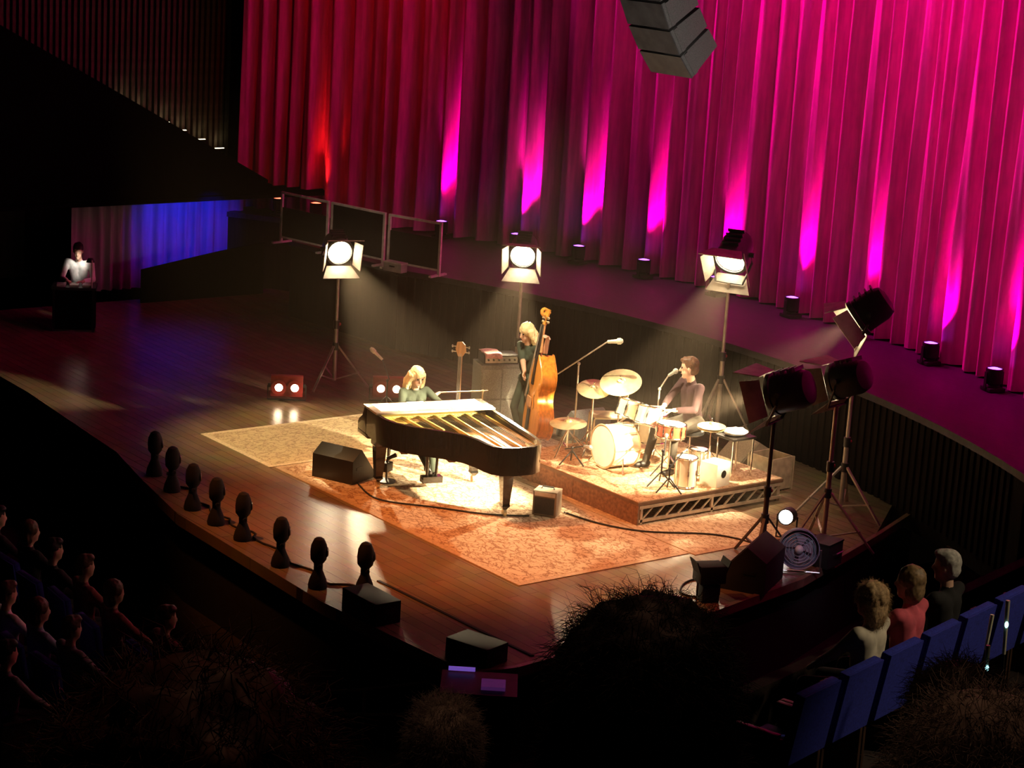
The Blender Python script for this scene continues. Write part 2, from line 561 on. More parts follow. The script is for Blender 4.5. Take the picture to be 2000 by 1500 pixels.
def person(label, loc, rz, top, legs, hair_mat, hair='short', skin=SKIN, seated=True, seat_h=0.47, lean=0.05, twist=0.0,
           head=(0, 0.0), handL=None, handR=None, feetL=None, feetR=None, poleL=None, poleR=None, bare_arm=False, skirt=False,
           voxel=0.02, face=False, group=None, s=1.0, hand_dirL=None, hand_dirR=None, palmL=None, palmR=None, fingers=True, female=False, strands=0, cat='person', shoes=SHOE):
    t = thing('person', label, cat, loc, rz, group)
    mats = [skin, top, legs, shoes]
    SK, TP, LG, SH = 0, 1, 2, 3
    hip_z = (seat_h + 0.095 * s) if seated else 0.90 * s
    pel = V((0, 0, hip_z))
    sw = (0.165 if female else 0.19) * s
    Rt = Matrix.Rotation(twist, 3, 'Z') @ Matrix.Rotation(lean, 3, 'Y')
    T = lambda x, y, z: pel + Rt @ V((x * s, y * s, z * s))
    waist, chest, ntop = T(0, 0, 0.18), T(0.0, 0, 0.36), T(0.0, 0, 0.50)
    sL, sR = T(-0.005, sw / s, 0.455), T(-0.005, -sw / s, 0.455)
    P = []
    hl, hr = pel + V((0, 0.09 * s, -0.01)), pel + V((0, -0.09 * s, -0.01))
    P.append(('c', hl, hr, 0.105 * s, 0.105 * s, LG))
    P.append(('c', pel + V((-0.015, 0, 0.03)), waist, 0.118 * s, 0.108 * s, TP))
    for k in (-1, 1):
        P.append(('c', T(0, 0.045 * k, 0.16), T(0, 0.075 * k, 0.38), 0.098 * s, 0.098 * s, TP))
        P.append(('c', T(0, 0.07 * k, 0.40), T(-0.005, (sw / s) * 0.93 * k, 0.452), 0.075 * s, 0.058 * s, TP))
        if female:
            P.append(('c', T(0.06, 0.065 * k, 0.33), T(0.075, 0.065 * k, 0.32), 0.062 * s, 0.055 * s, TP))
    P.append(('c', T(-0.01, 0, 0.40), ntop, 0.075 * s, 0.052 * s, TP))
    hc = T(0.03, 0, 0.665)
    P.append(('c', T(-0.005, 0, 0.47), hc + V((-0.015, 0, -0.07 * s)), 0.052 * s, 0.050 * s, SK))
    Rh = rot_yp(head[0], head[1])
    hh = lambda x, y, z: hc + Rh @ V((x * s, y * s, z * s))
    P.append(('e', hh(-0.008, 0, 0.025), (0.098 * s, 0.077 * s, 0.098 * s), Rh, SK))
    P.append(('e', hh(0.028, 0, -0.055), (0.062 * s, 0.056 * s, 0.070 * s), Rh, SK))
    P.append(('c', hh(0.088, 0, 0.010), hh(0.108, 0, -0.028), 0.010 * s, 0.015 * s, SK))
    P.append(('c', hh(0.075, 0, -0.105), hh(0.060, 0, -0.112), 0.018 * s, 0.02 * s, SK))
    for k in (-1, 1):
        P.append(('e', hh(-0.005, 0.079 * k, -0.012), (0.017 * s, 0.010 * s, 0.030 * s), Rh, SK))
    # arms
    for side, sh, hd, pole, hdir, pn in ((1, sL, handL, poleL, hand_dirL, palmL), (-1, sR, handR, poleR, hand_dirR, palmR)):
        if hd is None:
            hd = (0.36 * s, 0.10 * side, seat_h + 0.19) if seated else (0.10, 0.24 * side, 0.80 * s)
        pole = V(pole) if pole else V((-0.5, 0.6 * side, -0.6))
        el, wr = ik(sh, hd, 0.285 * s, 0.245 * s, pole)
        P.append(('c', sh, el, 0.056 * s, 0.044 * s, TP))
        mid = el.lerp(wr, 0.78)
        if bare_arm:
            P.append(('c', el, wr, 0.041 * s, 0.028 * s, SK))
        else:
            P.append(('c', el, mid, 0.045 * s, 0.037 * s, TP))
            P.append(('c', mid, wr, 0.029 * s, 0.026 * s, SK))
        dd = V(hdir) if hdir else (wr - el)
        if fingers:
            hand(P, wr, dd, V(pn) if pn else V((0, 0, -1)), side, SK, 0.55, s)
        else:
            P.append(('c', wr, wr + dd.normalized() * 0.10, 0.03, 0.022, SK))
    # legs
    for side, hp, ft in ((1, hl, feetL), (-1, hr, feetR)):
        if ft is None:
            ft = (0.46 * s, 0.11 * side, 0.075) if seated else (0.02, 0.11 * side, 0.075)
        kn, an = ik(hp, ft, 0.43 * s, 0.42 * s, V((1, 0.15 * side, 0.8 if seated else 0)))
        P.append(('c', hp, kn, 0.088 * s, 0.060 * s, LG))
        P.append(('c', kn, an, 0.060 * s, 0.042 * s, LG))
        P.append(('c', an + V((-0.03, 0, -0.032)), an + V((0.13, 0.02 * side, -0.042)), 0.042 * s, 0.033 * s, SH))
    if skirt:
        P.append(('e', pel + V((0, 0, -0.10)), (0.15, 0.17, 0.22), Matrix.Identity(3), LG))
        for k in range(8):
            a = 2 * PI * k / 8
            P.append(('c', pel + V((0.07 * math.cos(a), 0.09 * math.sin(a), -0.05)), V((0.14 * math.cos(a) + pel.x, 0.17 * math.sin(a), 0.24)), 0.08, 0.07, LG))
    fuse('body', P, voxel, mats, t, 2 if fingers else 3)
    # hair
    Hp = []
    if hair == 'short':
        Hp += [('e', hh(-0.022, 0, 0.045), (0.100 * s, 0.086 * s, 0.098 * s), Rh, 0), ('e', hh(-0.055, 0, -0.01), (0.062 * s, 0.078 * s, 0.085 * s), Rh, 0),
               ('e', hh(0.03, 0, 0.095), (0.07 * s, 0.07 * s, 0.04 * s), Rh, 0)]
        rf, rs = 0.006, 30
    elif hair == 'long':
        Hp += [('e', hh(-0.022, 0, 0.042), (0.110 * s, 0.096 * s, 0.106 * s), Rh, 0)]
        for k in range(9):
            a = PI * (0.42 + 1.16 * k / 8)
            x, y = 0.085 * math.cos(a) - 0.015, 0.088 * math.sin(a)
            top_ = hh(x, y, 0.03)
            bot = hh(x * 1.15 - 0.015, y * 1.25, -0.24 - 0.05 * math.sin(k * 2.1)) + V((-0.03, 0, 0))
            m_ = top_.lerp(bot, 0.5) + V((-0.012, 0, 0)) + (Rh @ V((x, y, 0))) * 0.12
            Hp += [('c', top_, m_, 0.036 * s, 0.040 * s, 0), ('c', m_, bot, 0.040 * s, 0.018 * s, 0)]
        rf, rs = 0.010, 26
    elif hair == 'curly':
        Hp += [('e', hh(-0.02, 0, 0.03), (0.125 * s, 0.118 * s, 0.118 * s), Rh, 0), ('e', hh(-0.05, 0, -0.08), (0.085 * s, 0.125 * s, 0.13 * s), Rh, 0)]
        rf, rs = 0.014, 30
    else:  # bob
        Hp += [('e', hh(-0.024, 0, 0.04), (0.108 * s, 0.098 * s, 0.104 * s), Rh, 0), ('e', hh(-0.045, 0, -0.05), (0.078 * s, 0.096 * s, 0.115 * s), Rh, 0)]
        rf, rs = 0.008, 26
    ho = fuse('hair', Hp, min(voxel, 0.012), [hair_mat], t, 2, rf, rs)
    if strands:
        rn_ = random.Random(len(label))
        sm_ = MB()
        vv = ho.data.vertices
        for _ in range(strands):
            v0 = vv[rn_.randrange(len(vv))]
            p0, n0 = v0.co.copy(), v0.normal.copy()
            d0 = (n0 * rn_.uniform(0.05, 0.55) + V((rn_.uniform(-.6, .6), rn_.uniform(-.6, .6), rn_.uniform(-.9, .2)))).normalized()
            ln = rn_.uniform(0.014, 0.030) * s
            p1 = p0 + d0 * ln
            p2 = p1 + (d0 * 0.6 + V((rn_.uniform(-.7, .7), rn_.uniform(-.7, .7), rn_.uniform(-.8, .2)))).normalized() * ln * 0.7
            sm_.tube([p0 - n0 * 0.004, p1, p2], [0.0006, 0.0005, 0.0002], 3)
        tag(sm_.build('hair_strands', hair_mat, t, smooth=180), kind='stuff')
    if face:
        for k in (-1, 1):
            MB().ball(hh(0.083, 0.034 * k, 0.012), 0.0125 * s, 8, 6).build('eye', EYE, t)
        MB().ball(hh(0.086, 0, -0.066), (0.008, 0.024, 0.008), 8, 6).build('mouth', LIP, t)
    return t, hh


# ================================================================== THE SETTING
def arc_y(x, cx, cy, R):
    return cy + math.sqrt(max(R * R - (x - cx) ** 2, 0))


WA = (3.0, -7.93, 14.69)          # rear stage wall and platform edge
CA = (1.16, -9.01, 18.31)         # curtain line
PZ = 1.30                         # platform height
SZ = -1.10                        # stalls floor

# stage floor
xs = [-8.2 + 0.5 * i for i in range(36)]
front = [(-8.2, -0.9), (-3.0, -1.1), (0.3, -1.40), (1.5, -1.68), (3.0, -1.98), (6.4, -2.12), (8.75, -1.95), (8.85, -1.45), (8.55, 1.4), (8.2, 3.1), (7.4, 5.2), (6.75, 6.75), (9.4, 5.3)]
back = [(x, arc_y(x, *WA) + 0.15) for x in (9.2, 8.5, 7.5, 6.5, 5.5, 4.5, 3.5, 2.5, 1.5, 0.5, -0.5, -1.5, -2.5)] + [(-8.2, 7.5)]
poly = front[:-2] + [(x, y) for x, y in back if x < 6.7]
floor = tag(MB().prism(poly, -0.14, 0).build('floor', FLOORM), kind='structure')
poly2 = [(x * 1.0, y) for x, y in poly]
inset = [(-8.2, -0.8), (-3.0, -1.0), (0.3, -1.3), (1.5, -1.58), (3.0, -1.88), (6.4, -2.02), (8.65, -1.85), (8.75, -1.4), (8.45, 1.4), (8.1, 3.1), (7.3, 5.2), (6.65, 6.7)]
tag(MB().prism(inset + [(x, y) for x, y in back if x < 6.6], SZ, -0.14).build('wall_stage_front', MATBLACK), kind='structure')
# edge trims
tr = MB()
for p, q in zip(front[6:11], front[7:12]):
    tr.beam((p[0] + 0.03, p[1], -0.04), (q[0] + 0.03, q[1], -0.04), 0.06, 0.10)
tag(tr.build('trim_1', TRIMWOOD), kind='structure')
tr = MB()
for p, q in (((6.1, -1.22), (7.6, -1.17)), ((7.6, -1.17), (8.72, -1.12))):
    tr.beam((p[0], p[1], 0.004), (q[0], q[1], 0.004), 0.035, 0.012)
tag(tr.build('trim_2', MATBLACK), kind='structure')

# rear wall, its upright slats and the platform behind
wb = MB()
n = 40
xs = [-3.4 + (12.9) * i / n for i in range(n + 1)]
A_ = [(x, arc_y(x, *WA)) for x in xs]
B_ = [(x, arc_y(x, *CA) + 1.6) for x in xs]
vs = [(x, y, -0.2) for x, y in A_] + [(x, y, PZ - 0.09) for x, y in A_] + [(x, y + 0.2, PZ - 0.09) for x, y in A_] + [(x, y + 0.2, -0.2) for x, y in A_]
m = n + 1
fs = []
for i in range(n):
    for k in range(4):
        fs.append([k * m + i, k * m + i + 1, ((k + 1) % 4) * m + i + 1, ((k + 1) % 4) * m + i])
wall_back = tag(wb.add(vs, fs).build('wall_back', WALLWOOD), kind='structure')
slat_me = MB().box((0, 0, 0), (0.085, 0.03, PZ - 0.10)).mesh('slat', WALLWOOD)
for i in range(88):
    x = -3.3 + 0.143 * i
    y = arc_y(x, *WA)
    s_ = bpy.data.objects.new('slat', slat_me)
    col.objects.link(s_)
    s_.location = (x, y - 0.012, (PZ - 0.10) / 2)
    s_.rotation_euler = (0, 0, -math.atan2(x - WA[0], y - WA[1]))
    s_.parent = wall_back
xs2 = [-10.5 + 22.0 * i / 60 for i in range(61)]
ed = [(x, arc_y(max(x, -3.2), *WA) - 0.05) for x in xs2]
ed = [(x, (y if x > -3.2 else y - (-3.2 - x) * 0.10) if x > -6.2 else arc_y(x, *CA) - 0.75) for x, y in ed]
bk = [(x, arc_y(x, *CA) + 0.9) for x in xs2]
PLATM = M('platform_boards', (0.030, 0.024, 0.034), 0.55, scale=4, stretch=(1, 8, 1), var=0.3)
tag(MB().prism(ed + bk[::-1], PZ - 0.09, PZ).build('floor_platform', PLATM), kind='structure')
vs = []
# low wall left of the slatted wall
lw = MB()
for i in range(60):
    if xs2[i + 1] < -3.1:
        p, q = ed[i], ed[i + 1]
        lw.beam((p[0], p[1] + 0.1, (PZ - 0.09) / 2), (q[0], q[1] + 0.1, (PZ - 0.09) / 2), 0.12, PZ - 0.09)
tag(lw.build('wall_back_wing', WALLWOOD), kind='structure')
# hall shell far behind
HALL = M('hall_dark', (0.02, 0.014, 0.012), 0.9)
tag(MB().box((3, 14.0, 6), (44, 0.3, 18)).build('wall_rear', HALL), kind='structure')
tag(MB().box((-14.5, 0, 6), (0.3, 40, 18)).build('wall_left', HALL), kind='structure')
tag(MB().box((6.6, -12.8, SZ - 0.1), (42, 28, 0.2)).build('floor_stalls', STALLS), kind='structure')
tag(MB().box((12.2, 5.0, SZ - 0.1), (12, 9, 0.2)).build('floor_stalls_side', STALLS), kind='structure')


# ------------------------------------------------------------------ stage curtain
def drape(name, pts_fn, L, z0, z1, mat, step=0.028, amp=0.10, seed=1, pitch=0.27, hem=0.0):
    rnd = random.Random(seed)
    nc = int(L / step)
    # irregular pleat phase
    ph, phs, pa = 0.0, [], []
    cur, tgt = pitch, pitch
    a_cur = a_t = 1.0
    for i in range(nc + 1):
        if i % 14 == 0:
            tgt = pitch * rnd.uniform(0.65, 1.5)
            a_t = rnd.uniform(0.45, 1.35)
        cur += (tgt - cur) * 0.15
        a_cur += (a_t - a_cur) * 0.12
        ph += 2 * PI * step / cur
        phs.append(ph)
        pa.append(a_cur)
    rows = 14
    vs, fs = [], []
    for r in range(rows + 1):
        z = z0 + (z1 - z0) * r / rows
        for i in range(nc + 1):
            sarc = L * i / nc
            p, nr = pts_fn(sarc)
            c = math.sin(phs[i] + 0.25 * math.sin(z * 0.9 + i * 0.01))
            off = amp * pa[i] * (math.copysign(abs(c) ** 0.7, c) + 0.25 * math.sin(2.3 * phs[i] + z * 0.25))
            off *= (1.0 + 0.2 * (1 - r / rows))
            q = V((p[0], p[1], z + (hem * math.sin(phs[i] * 0.5) if r == 0 else 0))) + V((nr[0], nr[1], 0)) * off
            vs.append(q)
    for r in range(rows):
        for i in range(nc):
            a = r * (nc + 1) + i
            fs.append([a, a + 1, a + nc + 2, a + nc + 1])
    return MB().add(vs, fs).build(name, mat, smooth=180)


a0 = math.atan2(-9.35 - CA[0], arc_y(-9.35, *CA) - CA[1])
a1 = math.atan2(11.5 - CA[0], arc_y(11.5, *CA) - CA[1])


def curt(s_):
    a = a0 + s_ / CA[2]
    return (CA[0] + CA[2] * math.sin(a), CA[1] + CA[2] * math.cos(a)), (-math.sin(a), -math.cos(a))


cu = drape('stage_curtain', curt, (a1 - a0) * CA[2], PZ + 0.02, 10.5, CURTAIN, amp=0.13, seed=4, pitch=0.36)
tag(cu, 'tall pleated red velvet stage curtain lit magenta, hanging behind the platform', 'curtain')


def curtain_pt(x, d):
    y = arc_y(x, *CA)
    a = math.atan2(x - CA[0], y - CA[1])
    return V((CA[0] + (CA[2] - d) * math.sin(a), CA[1] + (CA[2] - d) * math.cos(a), PZ))


# ================================================================== OBJECTS
# ------------------------------------------------------------------ rugs
def rug(label, x0, x1, y0, y1, mat, bmat, z=0.0, rz=0.0):
    cx, cy = (x0 + x1) / 2, (y0 + y1) / 2
    t = thing('rug', label, 'rug', (cx, cy, z), rz)
    hx, hy = (x1 - x0) / 2, (y1 - y0) / 2
    MB().box((0, 0, 0.005), (2 * hx - 0.16, 2 * hy - 0.16, 0.010)).build('field', mat, t)
    b = MB()
    for k in (-1, 1):
        b.box((0, k * (hy - 0.04), 0.0045), (2 * hx, 0.08, 0.009))
        b.box((k * (hx - 0.04), 0, 0.0045), (0.08, 2 * hy - 0.16, 0.009))
    b.build('border', bmat, t)
    return t


RB = M('rug_border', (0.70, 0.60, 0.42), 0.95, scale=30, var=0.2)
RB2 = M('rug_border_rust', (0.52, 0.38, 0.25), 0.95, scale=30, var=0.2)
rug('pale yellow patterned rug spread under the piano keyboard end', 0.0, 1.78, 0.0, 3.4, rug_mat('rug_straw', (0.66, 0.56, 0.36), (0.40, 0.30, 0.20), (0.50, 0.40, 0.26), 6.0), RB)
rug('large rust and beige oriental rug under the grand piano', 1.80, 6.95, 0.06, 2.55, rug_mat('rug_rust', (0.62, 0.47, 0.32), (0.30, 0.17, 0.10), (0.42, 0.26, 0.16), 6.5), RB2)
rug('beige oriental rug running out from under the drum riser', 1.83, 7.03, 2.57, 4.25, rug_mat('rug_beige', (0.66, 0.54, 0.38), (0.34, 0.22, 0.14), (0.46, 0.32, 0.20), 6.5), RB2)

# ------------------------------------------------------------------ drum riser
RX0, RX1, RY0, RY1, RH = 3.35, 5.85, 2.68, 5.10, 0.29
t = thing('drum_riser', 'low square drum riser with brown skirt and open metal truss side', 'riser', ((RX0 + RX1) / 2, (RY0 + RY1) / 2, 0.010))
hx, hy = (RX1 - RX0) / 2, (RY1 - RY0) / 2
RZ = RH
dk = MB().box((0, 0, RZ - 0.03), (2 * hx, 2 * hy, 0.04), 0).build('deck', M('riser_deck', (0.16, 0.09, 0.05), 0.7), t, bevel=0.004)
MB().box((0, 0, RZ - 0.005), (2 * hx - 0.02, 2 * hy - 0.02, 0.010)).build('carpet', rug_mat('rug_riser', (0.62, 0.45, 0.29), (0.34, 0.18, 0.10), (0.44, 0.26, 0.15), 7.0), t)
SKIRT = M('riser_skirt', (0.22, 0.11, 0.06), 0.9, scale=25, var=0.4)
for k in range(2):
    MB().box((-hx + hx * (k + 0.5), -hy + 0.012, RZ / 2 - 0.025), (hx - 0.006, 0.02, RZ - 0.05)).build('skirt_panel', SKIRT, t)
RFM = M('truss_alloy', (0.55, 0.44, 0.32), 0.45, 0.3)
MB().beam((hx - 0.02, -hy + 0.03, RZ - 0.075), (hx - 0.02, hy - 0.01, RZ - 0.075), 0.035, 0.04).build('top_rail', RFM, t)
MB().beam((hx - 0.02, -hy + 0.03, 0.045), (hx - 0.02, hy - 0.01, 0.045), 0.03, 0.035).build('bottom_rail', RFM, t)
br_me = None
for k in range(12):
    y0 = -hy + 0.07 + k * (2 * hy - 0.12) / 12
    st = (2 * hy - 0.12) / 12
    if k in (0, 6):
        MB().box((hx - 0.02, y0, RZ / 2 - 0.02), (0.03, 0.035, RZ - 0.06)).build('upright', RFM, t)
    MB().beam((hx - 0.02, y0 + 0.02, 0.06), (hx - 0.02, y0 + st, RZ - 0.085), 0.016, 0.018, V((1, 0, 0))).build('brace', RFM, t)
for sx in (-1, 1):
    for sy in (-1, 1):
        MB().box((sx * (hx - 0.05), sy * (hy - 0.05), RZ / 2 - 0.025), (0.05, 0.05, RZ - 0.05)).build('leg', RFM, t)

# ------------------------------------------------------------------ grand piano
PK = V((2.90, 1.46, 0.010))
pt = thing('grand_piano', 'black grand piano with lid off showing its gold frame', 'piano', PK, math.radians(-14))
LEN, HW = 2.40, 0.78
ZT, ZB = 1.00, 0.66
# plan outline (x forward to the tail, y + bass side)
bent = [(0.62, -HW), (0.85, -0.765), (1.05, -0.70), (1.25, -0.56), (1.42, -0.38), (1.58, -0.20), (1.75, -0.07), (1.95, 0.00), (2.15, 0.035), (2.28, 0.08), (2.37, 0.18), (LEN, 0.34), (2.38, 0.56), (2.28, 0.70), (2.12, 0.765), (1.90, HW)]
outer = [(0.27, -HW)] + bent + [(0.27, HW)]


def inset_poly(poly, d):
    out = []
    n = len(poly)
    for i in range(n):
        p0, p1, p2 = V((*poly[i - 1], 0)), V((*poly[i], 0)), V((*poly[(i + 1) % n], 0))
        n1 = V((-(p1 - p0).y, (p1 - p0).x, 0)).normalized()
        n2 = V((-(p2 - p1).y, (p2 - p1).x, 0)).normalized()
        nn = (n1 + n2)
        nn = nn / max(nn.dot(n1), 0.4) if nn.length > 1e-4 else n1
        out.append((p1.x + nn.x * d, p1.y + nn.y * d))
    return out


inn = inset_poly(outer, 0.045)
n = len(outer)
rim = MB()
vs = [(x, y, ZB) for x, y in outer] + [(x, y, ZT) for x, y in outer] + [(x, y, ZT) for x, y in inn] + [(x, y, ZB) for x, y in inn]
fs = []
for i in range(n):
    for k in range(4):
        j = (i + 1) % n
        fs.append([k * n + i, k * n + j, ((k + 1) % 4) * n + j, ((k + 1) % 4) * n + i])
rim.add(vs, fs).build('case_rim', LACQ, pt, smooth=50)
MB().prism(inn, ZB + 0.01, ZB + 0.05).build('bottom_board', LACQ, pt)
MB().prism(inset_poly(inn, 0.004), ZT - 0.16, ZT - 0.14).build('soundboard', M('soundboard', (0.50, 0.26, 0.10), 0.4, scale=4, stretch=(1, 8, 1)), pt)
plate = MB()
pin = inset_poly(outer, 0.075)
plate.prism([p for p in pin if p[0] < 1.25] + [(1.24, 0.66)], ZT - 0.125, ZT - 0.105)
plate.build('iron_plate', GOLD, pt)
for k in range(6):
    y = 0.66 - k * 0.21
    x1 = 2.15 if y > 0.2 else (1.5 if y > -0.1 else (1.2 if y > -0.4 else 0.95))
    MB().beam((0.5, y, ZT - 0.085), (x1, y + 0.07, ZT - 0.085), 0.025, 0.035).build('plate_strut', GOLD, pt)
ring = MB()
pp = [p for p in inset_poly(outer, 0.10)][1:-1]
ring.tube([(x, y, ZT - 0.10) for x, y in pp], 0.022, 6)
ring.build('plate_rim', GOLD, pt)
st = MB()
for k in range(44):
    y = -0.66 + 1.32 * k / 43
    x1 = 0.95 + 1.2 * max(0, (y + 0.55) / 1.2) ** 0.8
    st.cyl((0.48, y, ZT - 0.07), (min(x1, 2.15), y + 0.05, ZT - 0.075), 0.0025, n=4)
tag(st.build('strings', M('string_steel', (0.75, 0.68, 0.5), 0.3, 0.9), pt), kind='stuff')
pb = MB().box((0.42, 0, ZT - 0.085), (0.20, 2 * HW - 0.12, 0.04)).build('pin_block', GOLD, pt)
# keyboard end
MB().box((0.17, 0, ZB - 0.01), (0.38, 2 * HW, 0.06)).build('key_bed', LACQ, pt, bevel=0.006)
for k in (-1, 1):
    ch = MB().prismT([(-0.02, 0), (0.30, 0), (0.30, ZT - ZB), (0.20, ZT - ZB), (0.13, 0.21), (0.03, 0.15), (-0.02, 0.10)], 0.075,
                     Matrix(((1, 0, 0, 0), (0, 0, 1, k * (HW - 0.0375) - 0.0375), (0, 1, 0, ZB), (0, 0, 0, 1))))
    ch.build('cheek', LACQ, pt, bevel=0.005)
MB().box((0.0, 0, ZB + 0.035), (0.03, 2 * HW - 0.15, 0.05)).build('key_slip', LACQ, pt)
wk = MB().box((0, 0, 0), (0.145, 0.0215, 0.02)).mesh('white_key', IVORY)
bk_ = MB().box((0, 0, 0), (0.095, 0.011, 0.013)).mesh('black_key', EBONY)
for k in range(52):
    o = bpy.data.objects.new('white_key', wk)
    col.objects.link(o)
    o.location = (0.09, -0.61 + k * 0.0239, ZB + 0.065)
    o.parent = pt
    if k % 7 in (0, 1, 3, 4, 5) and k < 51:
        o = bpy.data.objects.new('black_key', bk_)
        col.objects.link(o)
        o.location = (0.115, -0.61 + (k + 0.5) * 0.0239, ZB + 0.081)
        o.parent = pt
MB().box((0.20, 0, ZB + 0.15), (0.03, 2 * HW - 0.16, 0.18), mat=Matrix.Rotation(0.2, 3, 'Y')).build('fallboard', LACQ, pt)
MB().box((0.30, 0, ZT - 0.025), (0.14, 2 * HW - 0.09, 0.05)).build('stretcher', LACQ, pt, bevel=0.004)
MB().box((0.42, 0, ZT + 0.012), (0.48, 2 * HW + 0.02, 0.024)).build('music_shelf', M('shelf_gloss', (0.30, 0.28, 0.24), 0.10, coat=0.6), pt, bevel=0.004)
# legs
lprof = [(0.085, 0.62), (0.085, 0.56), (0.07, 0.54), (0.062, 0.40), (0.045, 0.16), (0.05, 0.13), (0.03, 0.10), (0.02, 0.085)]
for lx, ly in ((0.42, -0.64), (0.42, 0.64), (1.86, 0.46)):
    lg = MB()
    for i in range(len(lprof) - 1):
        (w0, z0_), (w1, z1_) = lprof[i], lprof[i + 1]
        lg.add([(lx + sx * wv, ly + sy * wv, z) for wv, z in ((w1, z1_), (w0, z0_)) for sx, sy in ((-1, -1), (1, -1), (1, 1), (-1, 1))],
               [[0, 3, 2, 1], [4, 5, 6, 7], [0, 1, 5, 4], [1, 2, 6, 5], [2, 3, 7, 6], [3, 0, 4, 7]])
    lo = lg.build('leg', LACQ, pt)
    MB().cyl((lx, ly - 0.018, 0.045), (lx, ly + 0.018, 0.045), 0.045, n=16).build('caster', BRASS, lo)
ly_ = MB().box((0.60, 0, 0.60), (0.10, 0.30, 0.10))
for k in (-1, 1):
    ly_.cyl((0.60, 0.07 * k, 0.56), (0.60, 0.06 * k, 0.16), 0.018)
ly_.box((0.60, 0, 0.13), (0.12, 0.26, 0.08))
lo = ly_.build('pedal_lyre', LACQ, pt)
for k in (-1, 0, 1):
    MB().box((0.49, 0.07 * k, 0.11), (0.14, 0.03, 0.012)).build('pedal', BRASS, lo)
pbm = MB()
for x, y in ((0.75, -0.55), (1.2, -0.1), (1.6, 0.25), (1.2, 0.5), (0.75, 0.3)):
    pbm.beam((0.45, y * 0.8, ZB - 0.03), (x + 0.3, y, ZB - 0.03), 0.08, 0.06)
pbm.build('underside_beams', M('beam_wood', (0.25, 0.13, 0.06), 0.6), pt)


def pworld(x, y, z):
    c, s_ = math.cos(math.radians(-14)), math.sin(math.radians(-14))
    return V((PK.x + c * x - s_ * y, PK.y + s_ * x + c * y, PK.z + z))


# white pages added over the shelf in place of its blown-out reflection
for k in range(6):
    y = -0.62 + k * 0.235
    p = pworld(0.40 + 0.02 * math.sin(k * 2.3), y + 0.03, ZT + 0.0245)
    o = MB().box((0, 0, 0.0015 + 0), (0.37, 0.225, 0.003)).build('glare_page', PAPER)
    o.location = p
    o.rotation_euler = (0, 0, math.radians(-14 + 2.2 * math.sin(k * 1.7)))
    tag(o, 'loose white page added flat on the piano top in place of its glare', 'sheet music', 'pages spread across the piano')

# bench
bt = thing('piano_bench', 'black padded piano bench on four slim legs under the keyboard', 'bench', pworld(-0.42, 0.05, 0), math.radians(-14))
MB().box((0, 0, 0.46), (0.36, 0.72, 0.07)).build('cushion', M('black_leather', (0.015, 0.013, 0.012), 0.4), bt, bevel=0.02)
MB().box((0, 0, 0.40), (0.34, 0.68, 0.05)).build('bench_frame', LACQ, bt)
for sx in (-1, 1):
    for sy in (-1, 1):
        MB().cyl((sx * 0.14, sy * 0.30, 0), (sx * 0.14, sy * 0.30, 0.385), 0.018, 0.026, 10).build('leg', LACQ, bt)
pr = math.radians(-14)
bp_ = pworld(-0.42, 0.09, 0)
pn, _ = person('person with long blonde hair seated at the piano, bending over the keys', bp_, pr, DRESS, DRESS, BLONDE, 'long', seated=True, seat_h=0.485, lean=0.16,
               head=(0.15, 0.30), handL=(0.50, 0.30, 0.83), handR=(0.50, -0.16, 0.83), feetL=(0.55, 0.12, 0.085), feetR=(0.95, -0.02, 0.10),
               poleL=(-0.4, 0.8, -0.5), poleR=(-0.4, -0.8, -0.5), hand_dirL=(1, 0, -0.15), hand_dirR=(1, 0, -0.15), voxel=0.008, face=True, female=True, s=0.98)


# ------------------------------------------------------------------ microphones
def mic_stand(label, base, pole_h, boom_a, boom_b, mic_len=0.16, mic_r=0.022, legr=0.30, mat=BLACK, mmat=STEEL, group=None, tilt=(0, 0), flat=False):
    """boom_a -> boom_b relative to the base; the microphone sits at boom_b"""
    t = thing('microphone_stand', label, 'microphone stand', base, 0, group)
    MB().cyl((0, 0, 0.02 if flat else 0.16), (0, 0, pole_h), 0.011, n=8).build('pole', mat, t)
    if flat:
        MB().lathe([(0.13, 0), (0.13, 0.015), (0.02, 0.025)], 20).build('base', mat, t)
    else:
        for k in range(3):
            a = 2 * PI * k / 3 + 0.4
            MB().cyl((0, 0, 0.19), (legr * math.cos(a), legr * math.sin(a), 0.012), 0.010, n=8).build('leg', mat, t)
    MB().ball((0, 0, pole_h), 0.022).build('boom_clutch', mat, t)
    MB().cyl(boom_a, boom_b, 0.009, n=8).build('boom', mat, t)
    d = V(boom_b) - V(boom_a)
    d.normalize()
    d = (d + V((tilt[0], tilt[1], -0.3))).normalized()
    m_ = MB().lathe([(mic_r * 0.6, 0), (mic_r * 0.8, mic_len * 0.6), (mic_r * 1.15, mic_len * 0.65), (mic_r * 1.2, mic_len * 0.85), (mic_r * 0.6, mic_len)], 14, V(boom_b), d).build('microphone', mmat, t)
    return t


mic_stand('boom microphone stand behind the piano, arm reaching towards the pianist', (2.22, 3.00, 0.010), 0.80, (-0.05, 0.12, 0.78), (0.43, -1.02, 0.98), 0.20, 0.03, mat=M('brass_boom', (0.55, 0.46, 0.26), 0.35, 0.6), mmat=M('pink_mic', (0.62, 0.40, 0.30), 0.5))
mic_stand('short stand with a long slanted microphone beside the twin lamp', (-0.1, 3.05, 0), 0.42, (0.02, 0.02, 0.44), (-0.06, -0.06, 0.72), 0.24, 0.03, 0.24, mmat=M('pale_mic', (0.7, 0.55, 0.45), 0.4), tilt=(-0.4, -0.2))


